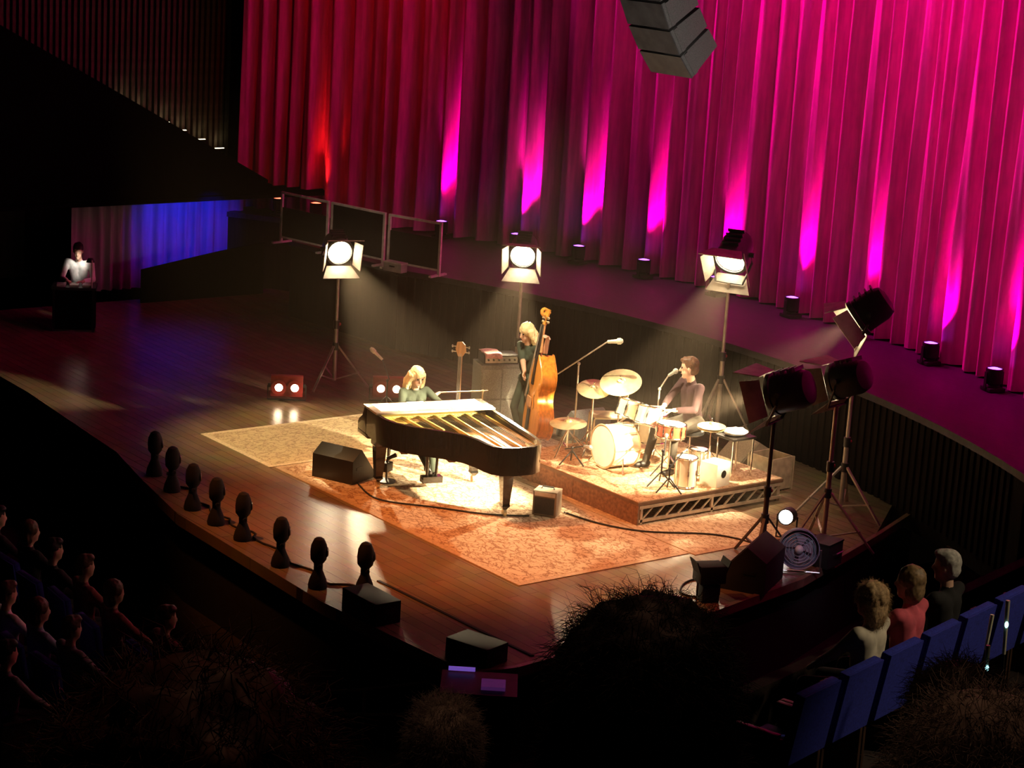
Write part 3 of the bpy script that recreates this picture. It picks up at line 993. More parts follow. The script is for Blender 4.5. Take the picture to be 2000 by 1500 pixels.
# ------------------------------------------------------------------ electric bass guitar on a stand
gt = thing('bass_guitar', 'red electric bass guitar upright on a stand, headstock up, behind the piano', 'guitar', (1.97, 2.78, 0.010), math.radians(38))
gout = []
for k in range(40):
    a = 2 * PI * k / 40
    x, y = math.cos(a), math.sin(a)
    gout.append((0.17 * x * (1 - 0.18 * math.cos(2 * a + 0.6)) * (1.0 if y < 0 else 0.86), 0.24 * y + (0.05 * abs(x) if y > 0 else 0)))
Mg = Matrix.Translation((0, 0, 0.36)) @ Matrix.Rotation(PI / 2, 4, 'X') @ Matrix.Translation((0, 0, -0.02))
MB().prismT(gout, 0.04, Mg).build('guitar_body', REDSHELL, gt, bevel=0.008)
MB().box((0, 0.0, 0.90), (0.05, 0.025, 0.72)).build('neck', MAPLE, gt)
MB().box((0, -0.015, 0.86), (0.046, 0.008, 0.76)).build('fingerboard', EBONY, gt)
Mh = Matrix.Translation((0, 0.01, 1.24)) @ Matrix.Rotation(PI / 2, 4, 'X')
hs = MB().prismT([(-0.03, 0), (0.03, 0), (0.075, 0.07), (0.06, 0.16), (0.02, 0.20), (-0.05, 0.19), (-0.07, 0.10)], 0.022, Mh).build('headstock', MAPLE, gt)
for k in range(4):
    sx = 1 if k % 2 else -1
    z = 1.30 + 0.05 * (k // 2) * 1.4
    MB().cyl((sx * 0.06, 0, z), (sx * 0.105, 0, z), 0.008, n=8).ball((sx * 0.115, 0, z), (0.012, 0.008, 0.02)).build('tuning_peg', STEEL, gt)
for k in range(4):
    MB().cyl((-0.018 + 0.012 * k, -0.022, 0.25), (-0.018 + 0.012 * k, -0.022, 1.28), 0.002, n=4).build('string', STEEL, gt)
MB().box((0, -0.03, 0.40), (0.09, 0.015, 0.035)).build('pickup', EBONY, gt)
gs = thing('guitar_stand', 'low black tripod stand holding the red bass guitar', 'stand', (1.97, 2.78, 0.010), math.radians(38))
MB().cyl((0, 0.11, 0.03), (0, 0.06, 0.62), 0.012).build('pole', BLACK, gs)
for a in (-0.9, -2.2, 1.57):
    MB().cyl((0, 0.10, 0.16), (0.26 * math.cos(a), 0.09 + 0.24 * math.sin(a), 0.012), 0.011, n=8).build('leg', BLACK, gs)
for k in (-1, 1):
    MB().tube([(0, 0.10, 0.15), (0.09 * k, 0.06, 0.10), (0.09 * k, -0.07, 0.095), (0.09 * k, -0.09, 0.13)], 0.009, 6).build('cradle_arm', BLACK, gs)

# ------------------------------------------------------------------ bass amplifier
AMP = (1.50, 3.78, 0.0)
at = thing('speaker_cabinet', 'tall grey bass speaker cabinet behind the bass player', 'speaker', AMP, math.radians(-20))
MB().box((0, 0, 0.50), (0.42, 0.60, 0.96)).build('cabinet_body', GREYTOLEX, at, bevel=0.012)
for z in (0.28, 0.72):
    for y in (-0.145, 0.145):
        g_ = MB().box((0.213, y, z), (0.012, 0.27, 0.41)).build('grille_panel', GRILLE, at)
for k in (-1, 1):
    for j in (-1, 1):
        MB().cyl((0.15 * j, 0.24 * k, 0), (0.15 * j, 0.24 * k, 0.025), 0.03, n=10).build('foot', BLACK, at)
ah = thing('amplifier_head', 'small black amplifier head on top of the grey bass cabinet', 'amplifier', (AMP[0], AMP[1], 0.98), math.radians(-20))
MB().box((0, 0, 0.065), (0.30, 0.50, 0.12)).build('head_body', MATBLACK, ah, bevel=0.008)
MB().box((0.153, 0, 0.065), (0.008, 0.46, 0.09)).build('front_panel', STEEL, ah)
for k in range(6):
    MB().cyl((0.155, -0.19 + k * 0.075, 0.065), (0.175, -0.19 + k * 0.075, 0.065), 0.014, n=10).build('knob', EBONY, ah)
tw = MB()
gx = 8
vs = []
for i in range(gx + 1):
    for j in range(gx + 1):
        u_, v_ = i / gx, j / gx
        x = -0.16 + 0.36 * u_
        z = 0.131 + 0.012 * math.sin(7 * u_ + 3 * v_) ** 2
        if x > 0.165:
            z -= (x - 0.165) * 1.5
            x = 0.182 + 0.01 * math.sin(9 * v_)
        vs.append((x, -0.24 + 0.24 * v_, z + 0.006))
fs = [[i * (gx + 1) + j, i * (gx + 1) + j + 1, (i + 1) * (gx + 1) + j + 1, (i + 1) * (gx + 1) + j] for i in range(gx) for j in range(gx)]
to = tw.add(vs, fs).build('towel', M('pink_towel', (0.75, 0.38, 0.36), 0.95, scale=60), None, smooth=180)
to.location = (AMP[0], AMP[1], 0.98)
to.rotation_euler = (0, 0, math.radians(-20))
sd = to.modifiers.new('t', 'SOLIDIFY')
sd.thickness = 0.010
sd.offset = 1
tag(to, 'folded pink towel lying over the amplifier head', 'towel')

# ------------------------------------------------------------------ upright bass
BX = V((2.62, 3.62, 0.010))
bn = V((-0.35, -0.94, 0)).normalized()
byaw = math.atan2(bn.y, bn.x)           # local +x = front of the instrument
ub = thing('upright_bass', 'orange varnished upright bass standing on its endpin beside the player', 'double bass', BX, byaw)
prof = [(0.00, 0.10), (0.02, 0.20), (0.08, 0.29), (0.18, 0.335), (0.30, 0.325), (0.38, 0.29), (0.43, 0.26), (0.46, 0.235), (0.52, 0.195), (0.60, 0.185), (0.66, 0.195), (0.70, 0.225), (0.76, 0.25), (0.84, 0.25), (0.92, 0.22), (0.99, 0.165), (1.05, 0.10), (1.10, 0.05), (1.12, 0.02)]
Zb = 0.20
lean_b = Matrix.Rotation(-0.06, 4, 'Y')


def bass_plate(x, bulge, mat, name, thick):
    """arched plate: rings of the outline shrinking to the middle"""
    ol = [(w_, z) for z, w_ in prof] + [(-w_, z) for z, w_ in prof[::-1]]
    cz = 0.52
    rings = [(1.03, 0.0), (1.02, 0.35), (0.85, 0.62), (0.55, 0.88), (0.2, 1.0)]
    vs, fs = [], []
    n = len(ol)
    vs += [lean_b @ V((x - bulge * 0, y * 1.03, Zb + cz + (z - cz) * 1.01)) for y, z in ol]
    for sc_, h in rings:
        vs += [lean_b @ V((x + thick + bulge * h * 0.0 + (bulge * h if abs(bulge) else 0), y * sc_, Zb + cz + (z - cz) * sc_)) for y, z in ol]
    for r in range(len(rings)):
        for i in range(n):
            j = (i + 1) % n
            fs.append([r * n + i, r * n + j, (r + 1) * n + j, (r + 1) * n + i])
    fs.append([len(rings) * n + i for i in range(n)])
    fs.append(list(range(n))[::-1])
    return MB().add(vs, fs).build(name, mat, ub, smooth=60)


ol = [(w_, z) for z, w_ in prof] + [(-w_, z) for z, w_ in prof[::-1]]
rb = MB()
n = len(ol)
vs = [lean_b @ V((x, y, Zb + z)) for x in (-0.10, 0.10) for y, z in ol]
fs = [[i, (i + 1) % n, n + (i + 1) % n, n + i] for i in range(n)] + [list(range(n))[::-1], list(range(n, 2 * n))]
rb.add(vs, fs).build('ribs', BASSWOOD, ub, smooth=50)
top_o = bass_plate(0.098, 0.035, BASSTOP, 'front_plate', 0.004)
bass_plate(-0.098, -0.028, BASSWOOD, 'back_plate', -0.004)
T4 = lambda x, y, z: lean_b @ V((x, y, Zb + z))
nk = MB().tube([T4(0.06, 0, 1.08), T4(0.085, 0, 1.16), T4(0.085, 0, 1.40), T4(0.075, 0, 1.56)], [0.05, 0.032, 0.026, 0.024], 10).build('neck', MAPLE, ub)
MB().beam(T4(0.145, 0, 0.72), T4(0.105, 0, 1.53), 0.07, 0.02, V((1, 0, 0))).build('fingerboard', EBONY, ub)
MB().beam(T4(0.155, 0, 0.10), T4(0.150, 0, 0.38), 0.085, 0.018, V((1, 0, 0))).build('tailpiece', EBONY, ub)
MB().box(T4(0.165, 0, 0.49), (0.02, 0.15, 0.13), mat=lean_b.to_3x3()).build('bridge', MAPLE, ub)
for k in range(4):
    y = -0.027 + 0.018 * k
    MB().tube([T4(0.165, y, 0.38), T4(0.225, y, 0.555), T4(0.118, y * 0.6, 1.54)], 0.0025, 5).build('string', STEEL, ub)
sc_pts, sc_r = [T4(0.075, 0, 1.54), T4(0.06, 0, 1.64)], [0.034, 0.034]
for k in range(15):
    a = 0.5 - k * 0.62
    R_ = 0.062 * (1 - k / 17)
    sc_pts.append(T4(0.092 - 0.0 + R_ * math.cos(PI + a * -1) * 1.0, 0, 1.715 + R_ * math.sin(PI - a)))
    sc_r.append(0.034 * (1 - k / 24))
sx = MB().tube(sc_pts, sc_r, 8).build('scroll', BASSTOP, ub)
for k in range(4):
    sgn = 1 if k % 2 else -1
    MB().cyl(T4(0.065, 0, 1.56 + 0.028 * k), T4(0.065, sgn * 0.10, 1.56 + 0.028 * k), 0.008, n=8).ball(T4(0.065, sgn * 0.11, 1.56 + 0.028 * k), (0.02, 0.012, 0.02)).build('tuning_peg', BRASS, ub)
MB().cyl(T4(0, 0, 0.01), V((0.012, 0, 0.0)), 0.009, n=8).build('endpin', STEEL, ub)
for k in (-1, 1):
    pts = []
    for i in range(12):
        z = 0.40 + 0.20 * i / 11
        pts.append(T4(0.132, k * (0.115 + 0.02 * math.sin((i / 11) * 2 * PI)), z))
    MB().tube(pts, 0.006, 5).build('f_hole', EBONY, ub)
# bassist
by_ = math.radians(-100)
BP = V((2.17, 3.80, 0.010))


def to_local(p, loc, rz):
    d = V(p) - V(loc)
    c, s_ = math.cos(-rz), math.sin(-rz)
    return V((c * d.x - s_ * d.y, s_ * d.x + c * d.y, d.z))


def from_thing(loc, rz, p):
    c, s_ = math.cos(rz), math.sin(rz)
    p = V(p)
    return V((loc[0] + c * p.x - s_ * p.y, loc[1] + s_ * p.x + c * p.y, loc[2] + p.z))


neck_w = from_thing(BX, byaw, T4(0.07, 0, 1.38))
str_w = from_thing(BX, byaw, T4(0.20, 0.0, 0.78))
lh = to_local(neck_w, BP, by_) + V((-0.06, 0.02, -0.02))
rh = to_local(str_w, BP, by_) + V((0.02, -0.06, 0.0))
person('person with long blonde hair standing and playing the upright bass', BP, by_, DRESS, DRESS, BLONDE, 'long', seated=False, lean=0.10, twist=0.25, head=(0.25, 0.25),
       handL=tuple(lh), handR=tuple(rh), poleL=(0.1, 1.0, -0.35), poleR=(-0.5, -0.9, -0.2), feetL=(0.05, 0.13, 0.075), feetR=(0.02, -0.12, 0.075), voxel=0.008, face=True, female=True,
       s=0.98, hand_dirL=(0.6, 0.6, 0.4), palmL=(0.7, 0.5, 0), hand_dirR=(0.5, 0.6, -0.6), palmR=(-0.6, 0.7, 0), bare_arm=True)


# ------------------------------------------------------------------ wedge monitors
def wedge(label, loc, rz, w_=0.58, d_=0.46, h_=0.40, mat=None, gmat=None):
    t = thing('floor_monitor', label, 'monitor speaker', loc, rz)
    mat = mat or GREYTOLEX
    P_ = [(-d_ * 0.5, 0), (d_ * 0.5, 0), (d_ * 0.5, 0.07), (-d_ * 0.12, h_), (-d_ * 0.5, h_ * 0.72)]
    Mx = Matrix(((1, 0, 0, 0), (0, 0, 1, -w_ / 2), (0, 1, 0, 0), (0, 0, 0, 1)))
    MB().prismT(P_, w_, Mx).build('cabinet_body', mat, t, bevel=0.008)
    p, q = V((d_ * 0.5, 0, 0.07)), V((-d_ * 0.12, 0, h_))
    nrm = (q - p).cross(V((0, 1, 0))).normalized()
    if nrm.z < 0:
        nrm = -nrm
    MB().beam(p.lerp(q, 0.06) + nrm * 0.006, p.lerp(q, 0.94) + nrm * 0.006, w_ - 0.06, 0.012, nrm).build('grille', gmat or GRILLE, t)
    for k in (-1, 1):
        MB().box((-d_ * 0.2, k * (w_ / 2 + 0.003), h_ * 0.45), (0.14, 0.008, 0.04)).build('handle', BLACK, t)
    return t


DKGRILLE = M('dark_grille', (0.045, 0.035, 0.03), 0.7, scale=90, var=0.4)
wedge('dark wedge monitor on the rug at the treble end of the piano', (2.55, 0.62, 0.010), math.radians(112), 0.62, 0.50, 0.42, BLACK, DKGRILLE)
wedge('greenish grey wedge monitor between the upright bass and the drum riser', (2.30, 4.72, 0), math.radians(178), 0.56, 0.50, 0.42)
wedge('tan wedge monitor behind the drummer by the rear corner of the riser', (4.55, 5.62, 0), math.radians(-105), 0.62, 0.55, 0.46, M('tan_box', (0.34, 0.28, 0.20), 0.8), M('tan_grille', (0.42, 0.36, 0.26), 0.9, scale=80))
# cluster of leads and a small lamp behind the left monitor
cl = thing('microphone_stand', 'stubby microphone stand with boxy clamp between the dark wedge and the piano leg', 'microphone stand', (2.98, 0.98, 0.010), 0.4)
MB().lathe([(0.12, 0), (0.12, 0.02), (0.02, 0.03)], 18).build('base', BLACK, cl)
MB().cyl((0, 0, 0.02), (0, 0, 0.30), 0.012).build('pole', BLACK, cl)
MB().box((0, 0, 0.20), (0.10, 0.14, 0.12)).build('clamp', BLACK, cl, bevel=0.01)
MB().cyl((0, 0, 0.30), (0.10, 0.05, 0.36), 0.022, 0.03).build('microphone', BLACK, cl)

# crate and small amp
cr = thing('road_crate', 'small square wooden crate beside the tan wedge on the riser corner', 'crate', (5.30, 5.40, 0), math.radians(3))
TAN = M('crate_ply', (0.42, 0.33, 0.22), 0.75, scale=10, var=0.25)
for k in (-1, 1):
    MB().box((k * 0.20, 0, 0.23), (0.02, 0.40, 0.42)).build('side_panel', TAN, cr)
    MB().box((0, k * 0.19, 0.23), (0.378, 0.02, 0.42)).build('side_panel', TAN, cr)
MB().box((0, 0, 0.03), (0.378, 0.358, 0.02)).build('bottom_panel', TAN, cr)
for sx_ in (-1, 1):
    for sy_ in (-1, 1):
        MB().box((sx_ * 0.205, sy_ * 0.195, 0.22), (0.03, 0.03, 0.44)).build('corner_batten', TAN, cr)
MB().box((0, 0, 0.30), (0.36, 0.34, 0.03)).build('packing', M('crate_felt', (0.22, 0.20, 0.08), 0.95), cr)
sb = thing('small_amplifier', 'small grey box amplifier on the rug behind the tail leg of the piano', 'amplifier', (4.98, 1.98, 0.010), math.radians(-55))
MB().box((0, 0, 0.16), (0.24, 0.30, 0.31)).build('cabinet_body', M('box_grey', (0.26, 0.20, 0.14), 0.7), sb, bevel=0.01)
MB().box((0.123, 0, 0.13), (0.008, 0.25, 0.20)).build('grille', DKGRILLE, sb)
MB().box((0.123, 0, 0.275), (0.008, 0.26, 0.05)).build('control_strip', STEEL, sb)
MB().tube([(0, -0.08, 0.315), (0, -0.07, 0.345), (0, 0.07, 0.345), (0, 0.08, 0.315)], 0.010, 6).build('handle', BLACK, sb)

# ------------------------------------------------------------------ drums
DZ = 0.300


def drum(name, label, c, r, depth, axis, shell, z_legs=None, lugs=8, hoops=CHROME, head=DRUMHEAD, legs=None):
    """c = centre of the drum relative to the riser top"""
    base = V((c[0], c[1], DZ))
    t = thing(name, label, 'drum', base)
    C_ = V((0, 0, c[2] - 0))
    ax = V(axis).normalized()
    MB().lathe([(r, -depth / 2), (r, depth / 2)], 32, C_, ax).build('shell', shell, t)
    for sgn in (1, -1):
        MB().lathe([(r * 0.97, 0), (r * 0.96, 0.004)], 32, C_ + ax * sgn * (depth / 2 + 0.002), ax * sgn).build('drum_head', head, t)
        MB().torus(C_ + ax * sgn * depth / 2, r * 1.02, 0.012, ax, 32, 6).build('hoop', hoops, t)
    x, y, d = basis(ax)
    for k in range(lugs):
        a = 2 * PI * k / lugs
        e = x * math.cos(a) + y * math.sin(a)
        MB().cyl(C_ + e * (r + 0.012) - ax * depth * 0.46, C_ + e * (r + 0.012) + ax * depth * 0.46, 0.006, n=6).cyl(C_ + e * (r + 0.008) - ax * 0.03, C_ + e * (r + 0.008) + ax * 0.03, 0.013, n=6).build('lug', CHROME, t)
    for p, q in (legs or []):
        MB().cyl(V(p), V(q), 0.010, n=8).build('leg', CHROME, t)
    return t


def tripod(t, h, r=0.26, z0=0.30, mat=CHROME, pr=0.012, ph=0.3):
    MB().cyl((0, 0, 0.06), (0, 0, h), pr, n=8).build('pole', mat, t)
    for k in range(3):
        a = 2 * PI * k / 3 + ph
        e = V((math.cos(a), math.sin(a), 0))
        lo = MB().cyl(e * 0.015 + V((0, 0, z0)), e * r + V((0, 0, 0.012)), 0.009, n=8).build('leg', mat, t)
        MB().cyl(V((0, 0, 0.10)), e * r * 0.55 + V((0, 0, z0 * 0.48)), 0.006, n=6).build('brace', mat, lo)


ka = V((-0.10, -1.0, 0)).normalized()
kd = drum('bass_drum', 'cream bass drum with white front head standing on the riser', (4.50, 3.42, 0.29), 0.27, 0.38, ka, SHELL, lugs=8, hoops=M('maple_hoop', (0.55, 0.40, 0.22), 0.4),
          legs=[((0.22, -0.05, 0.20), (0.36, -0.16, 0.012)), ((-0.22, -0.05, 0.20), (-0.36, -0.12, 0.012))])
MB().lathe([(0.075, 0), (0.07, 0.004)], 24, V((0.09, 0, 0.21)) + ka * 0.199, ka).build('port_hole', EBONY, kd)
drum('rack_tom', 'small cream rack tom mounted above the bass drum nearer the cymbals', (4.42, 3.68, 0.72), 0.15, 0.22, (0.0, 0.35, 1), SHELL, lugs=6, legs=[((0, 0, 0.62), (0.06, -0.22, 0.575))])
drum('rack_tom', 'cream rack tom mounted above the bass drum next to the snare', (4.76, 3.72, 0.70), 0.165, 0.23, (-0.05, 0.35, 1), SHELL, lugs=6, legs=[((0, 0, 0.60), (-0.22, -0.24, 0.575))])
drum('floor_tom', 'cream floor tom standing on three legs beside the drummer', (4.25, 4.22, 0.38), 0.20, 0.36, (0, 0, 1), SHELL, lugs=8,
     legs=[((0.22 * math.cos(a), 0.22 * math.sin(a), 0.45), (0.24 * math.cos(a), 0.24 * math.sin(a), 0.012)) for a in (0.4, 2.5, 4.6)])
sn = drum('snare_drum', 'red snare drum with white head on a chrome stand before the drummer', (5.12, 3.78, 0.60), 0.18, 0.16, (0, 0.06, 1), REDSHELL, lugs=10)
st = thing('snare_stand', 'chrome tripod stand carrying the red snare drum', 'stand', (5.12, 3.78, DZ))
tripod(st, 0.48, 0.25, 0.26)
for k in range(3):
    a = 2 * PI * k / 3
    MB().tube([(0, 0, 0.46), (0.19 * math.cos(a), 0.19 * math.sin(a), 0.495), (0.205 * math.cos(a), 0.205 * math.sin(a), 0.54)], 0.008, 6).build('basket_arm', CHROME, st)


def cymbal(label, c, r, tilt, h, name='cymbal_stand', pair=False):
    t = thing(name, label, 'cymbal', (c[0], c[1], DZ))
    tripod(t, h, 0.28, 0.32, ph=c[0] * 3)
    ax = V((tilt[0], tilt[1], 1)).normalized()
    prof_ = [(r, 0.0), (r * 0.75, 0.012), (r * 0.22, 0.03), (r * 0.16, 0.05), (r * 0.05, 0.058), (r * 0.05, 0.055), (r * 0.15, 0.046), (r * 0.21, 0.027), (r * 0.75, 0.009), (r, -0.003)]
    MB().lathe(prof_, 40, V((0, 0, h)), ax).build('cymbal', BRASS, t)
    if pair:
        MB().lathe([(a, -b) for a, b in prof_], 40, V((0, 0, h - 0.03)), ax).build('cymbal', BRASS, t)
        MB().box((0.08, 0, 0.03), (0.22, 0.07, 0.015)).build('pedal', CHROME, t)
    MB().cyl((0, 0, h), V((0, 0, h)) + ax * 0.10, 0.008, n=8).build('wing_nut', CHROME, t)
    return t


cymbal('large pale ride cymbal tilted high over the toms', (4.10, 3.78, 0), 0.27, (0.30, -0.42), 0.98)
cymbal('brass crash cymbal hung lower behind the large ride', (3.85, 3.55, 0), 0.22, (0.30, -0.25), 0.86)
cymbal('pair of hi-hat cymbals on a pedal stand by the drummer', (5.36, 4.24, 0), 0.18, (0.03, -0.03), 0.66, 'hi_hat', True)
cymbal('low flat crash cymbal beside the folding chair', (3.78, 3.22, 0), 0.24, (0.05, -0.10), 0.42)
# throne and drummer
dt_ = thing('drum_throne', 'round padded drum throne under the drummer', 'stool', (4.86, 4.36, DZ))
tripod(dt_, 0.42, 0.24, 0.25)
MB().lathe([(0.13, 0.41), (0.17, 0.43), (0.17, 0.47), (0.14, 0.485)], 24).build('cushion', M('throne_vinyl', (0.02, 0.02, 0.02), 0.5), dt_)
DP = V((4.86, 4.36, DZ))
dyaw = math.radians(-92)
DSH = person('person with short brown hair and dark shirt seated behind the drums', DP, dyaw, SHIRT, TROUSER, BROWNHAIR, 'short', seated=True, seat_h=0.485, lean=0.10, twist=-0.15, head=(-0.75, 0.10),
             handL=(0.42, 0.12, 0.80), handR=(0.44, -0.05, 0.82), feetL=(0.50, 0.26, 0.085), feetR=(0.58, -0.16, 0.085), poleL=(-0.4, 0.9, -0.5), poleR=(-0.4, -0.9, -0.5), voxel=0.008, face=True, s=1.07)
for k, (p, q) in enumerate((((0.47, 0.13, 0.795), (0.74, -0.08, 0.765)), ((0.49, -0.06, 0.815), (0.72, -0.30, 0.79)))):
    o = MB().cyl(V(p) - (V(q) - V(p)) * 0.25, V(q), 0.008, 0.005, 8).ball(V(q), 0.008, 8, 6).build('drumstick', MAPLE)
    o.location = DP
    o.rotation_euler = (0, 0, dyaw)
    tag(o, 'pale wooden drumstick held in the drummer hand over the snare', 'drumstick', 'sticks held by the drummer')
# stuff between the drum stands: cajon, towel, percussion table
pc = thing('percussion_table', 'small cloth covered percussion table with bright towel right of the drummer', 'table', (5.42, 4.62, DZ))
MB().box((0, 0, 0.50), (0.34, 0.40, 0.03)).build('table_top', EBONY, pc, bevel=0.006)
for sx_ in (-1, 1):
    for sy_ in (-1, 1):
        MB().cyl((sx_ * 0.14, sy_ * 0.17, 0.0), (sx_ * 0.14, sy_ * 0.17, 0.485), 0.012, n=8).build('leg', CHROME, pc)
tw = MB().ball((0, 0, 0.56), (0.14, 0.17, 0.05), 14, 8)
towel2 = tw.build('towel', M('white_towel', (0.85, 0.83, 0.78), 0.95, bump=0.5, scale=20))
for v in towel2.data.vertices:
    v.co.z = max(0.5165, v.co.z + 0.02 * mnoise.noise(v.co * 18))
    v.co.x += 0.02 * mnoise.noise(v.co * 9)
towel2.location = (5.42, 4.62, DZ)
tag(towel2, 'bunched white towel on the small percussion table', 'towel')
drum('conga_drum', 'pale wooden hand drum standing low in front of the percussion table', (5.58, 3.66, 0.20), 0.13, 0.36, (0, 0, 1), SHELL, lugs=6)
drum('conga_drum', 'pale wooden hand drum standing on the riser between snare and hi-hat', (5.20, 4.20, 0.17), 0.11, 0.30, (0, 0, 1), M('pale_shell', (0.82, 0.76, 0.62), 0.4, var=0.1), lugs=6)
cj = thing('cajon', 'pale plywood box drum on the riser under the hi-hat', 'drum', (5.66, 4.08, DZ), 0.2)
PLY = M('pale_ply', (0.80, 0.74, 0.60), 0.6, var=0.1)
MB().box((0, 0, 0.15), (0.26, 0.28, 0.30)).build('box_body', PLY, cj, bevel=0.008)
MB().lathe([(0.05, 0), (0.05, 0.004)], 18, (0.131, 0, 0.16), (1, 0, 0)).build('sound_hole', EBONY, cj)
mic_stand('low boom microphone stand in front of the box drum', (5.68, 3.30, DZ), 0.34, (0.06, -0.10, 0.30), (-0.06, 0.24, 0.46), 0.12, 0.022, 0.18)
# drum microphones
mic_stand('overhead boom microphone stand reaching above the ride cymbal', (3.62, 3.46, DZ), 1.15, (-0.22, -0.16, 0.98), (0.35, 0.16, 1.50), 0.20, 0.035, mat=STANDM, mmat=M('pale_mic2', (0.62, 0.62, 0.50), 0.4), tilt=(0.9, 0.9))
mic_stand('straight microphone stand between the rack toms and the drummer', (4.58, 4.02, DZ), 0.98, (0, 0, 0.98), (0.06, 0.08, 1.16), 0.14, 0.03, 0.22, mat=STANDM, mmat=M('grey_mic', (0.35, 0.34, 0.30), 0.4), tilt=(0.2, 0.2))
mic_stand('short boom microphone aimed at the bass drum head', (4.18, 2.98, DZ), 0.22, (-0.12, -0.02, 0.18), (0.16, 0.06, 0.28), 0.12, 0.028, 0.18)
mic_stand('low microphone stand beside the snare drum', (5.42, 3.40, DZ), 0.45, (0.08, -0.05, 0.42), (-0.14, 0.16, 0.56), 0.12, 0.022, 0.20)


# ------------------------------------------------------------------ folding chair by the drums
ch = thing('folding_chair', 'pale metal folding chair beside the bass drum on the riser', 'chair', (3.72, 3.92, DZ), math.radians(-120))
CHM = M('chair_frame', (0.50, 0.42, 0.28), 0.45, 0.3)
CHS = M('chair_seat', (0.46, 0.40, 0.26), 0.6)
MB().box((0, 0, 0.44), (0.40, 0.40, 0.025)).build('seat', CHS, ch, bevel=0.01)
MB().box((-0.21, 0, 0.74), (0.02, 0.40, 0.20), mat=Matrix.Rotation(-0.12, 3, 'Y')).build('backrest', CHS, ch, bevel=0.008)
for k in (-1, 1):
    MB().cyl((0.20, 0.19 * k, 0.43), (0.22, 0.20 * k, 0), 0.012, n=8).build('leg', CHM, ch)
    MB().cyl((-0.16, 0.19 * k, 0.43), (-0.24, 0.20 * k, 0), 0.012, n=8).build('leg', CHM, ch)
    MB().cyl((-0.16, 0.205 * k, 0.42), (-0.225, 0.205 * k, 0.86), 0.012, n=8).build('back_post', CHM, ch)
MB().cyl((0.21, -0.20, 0.16), (0.21, 0.20, 0.16), 0.009, n=8).build('stretcher', CHM, ch)


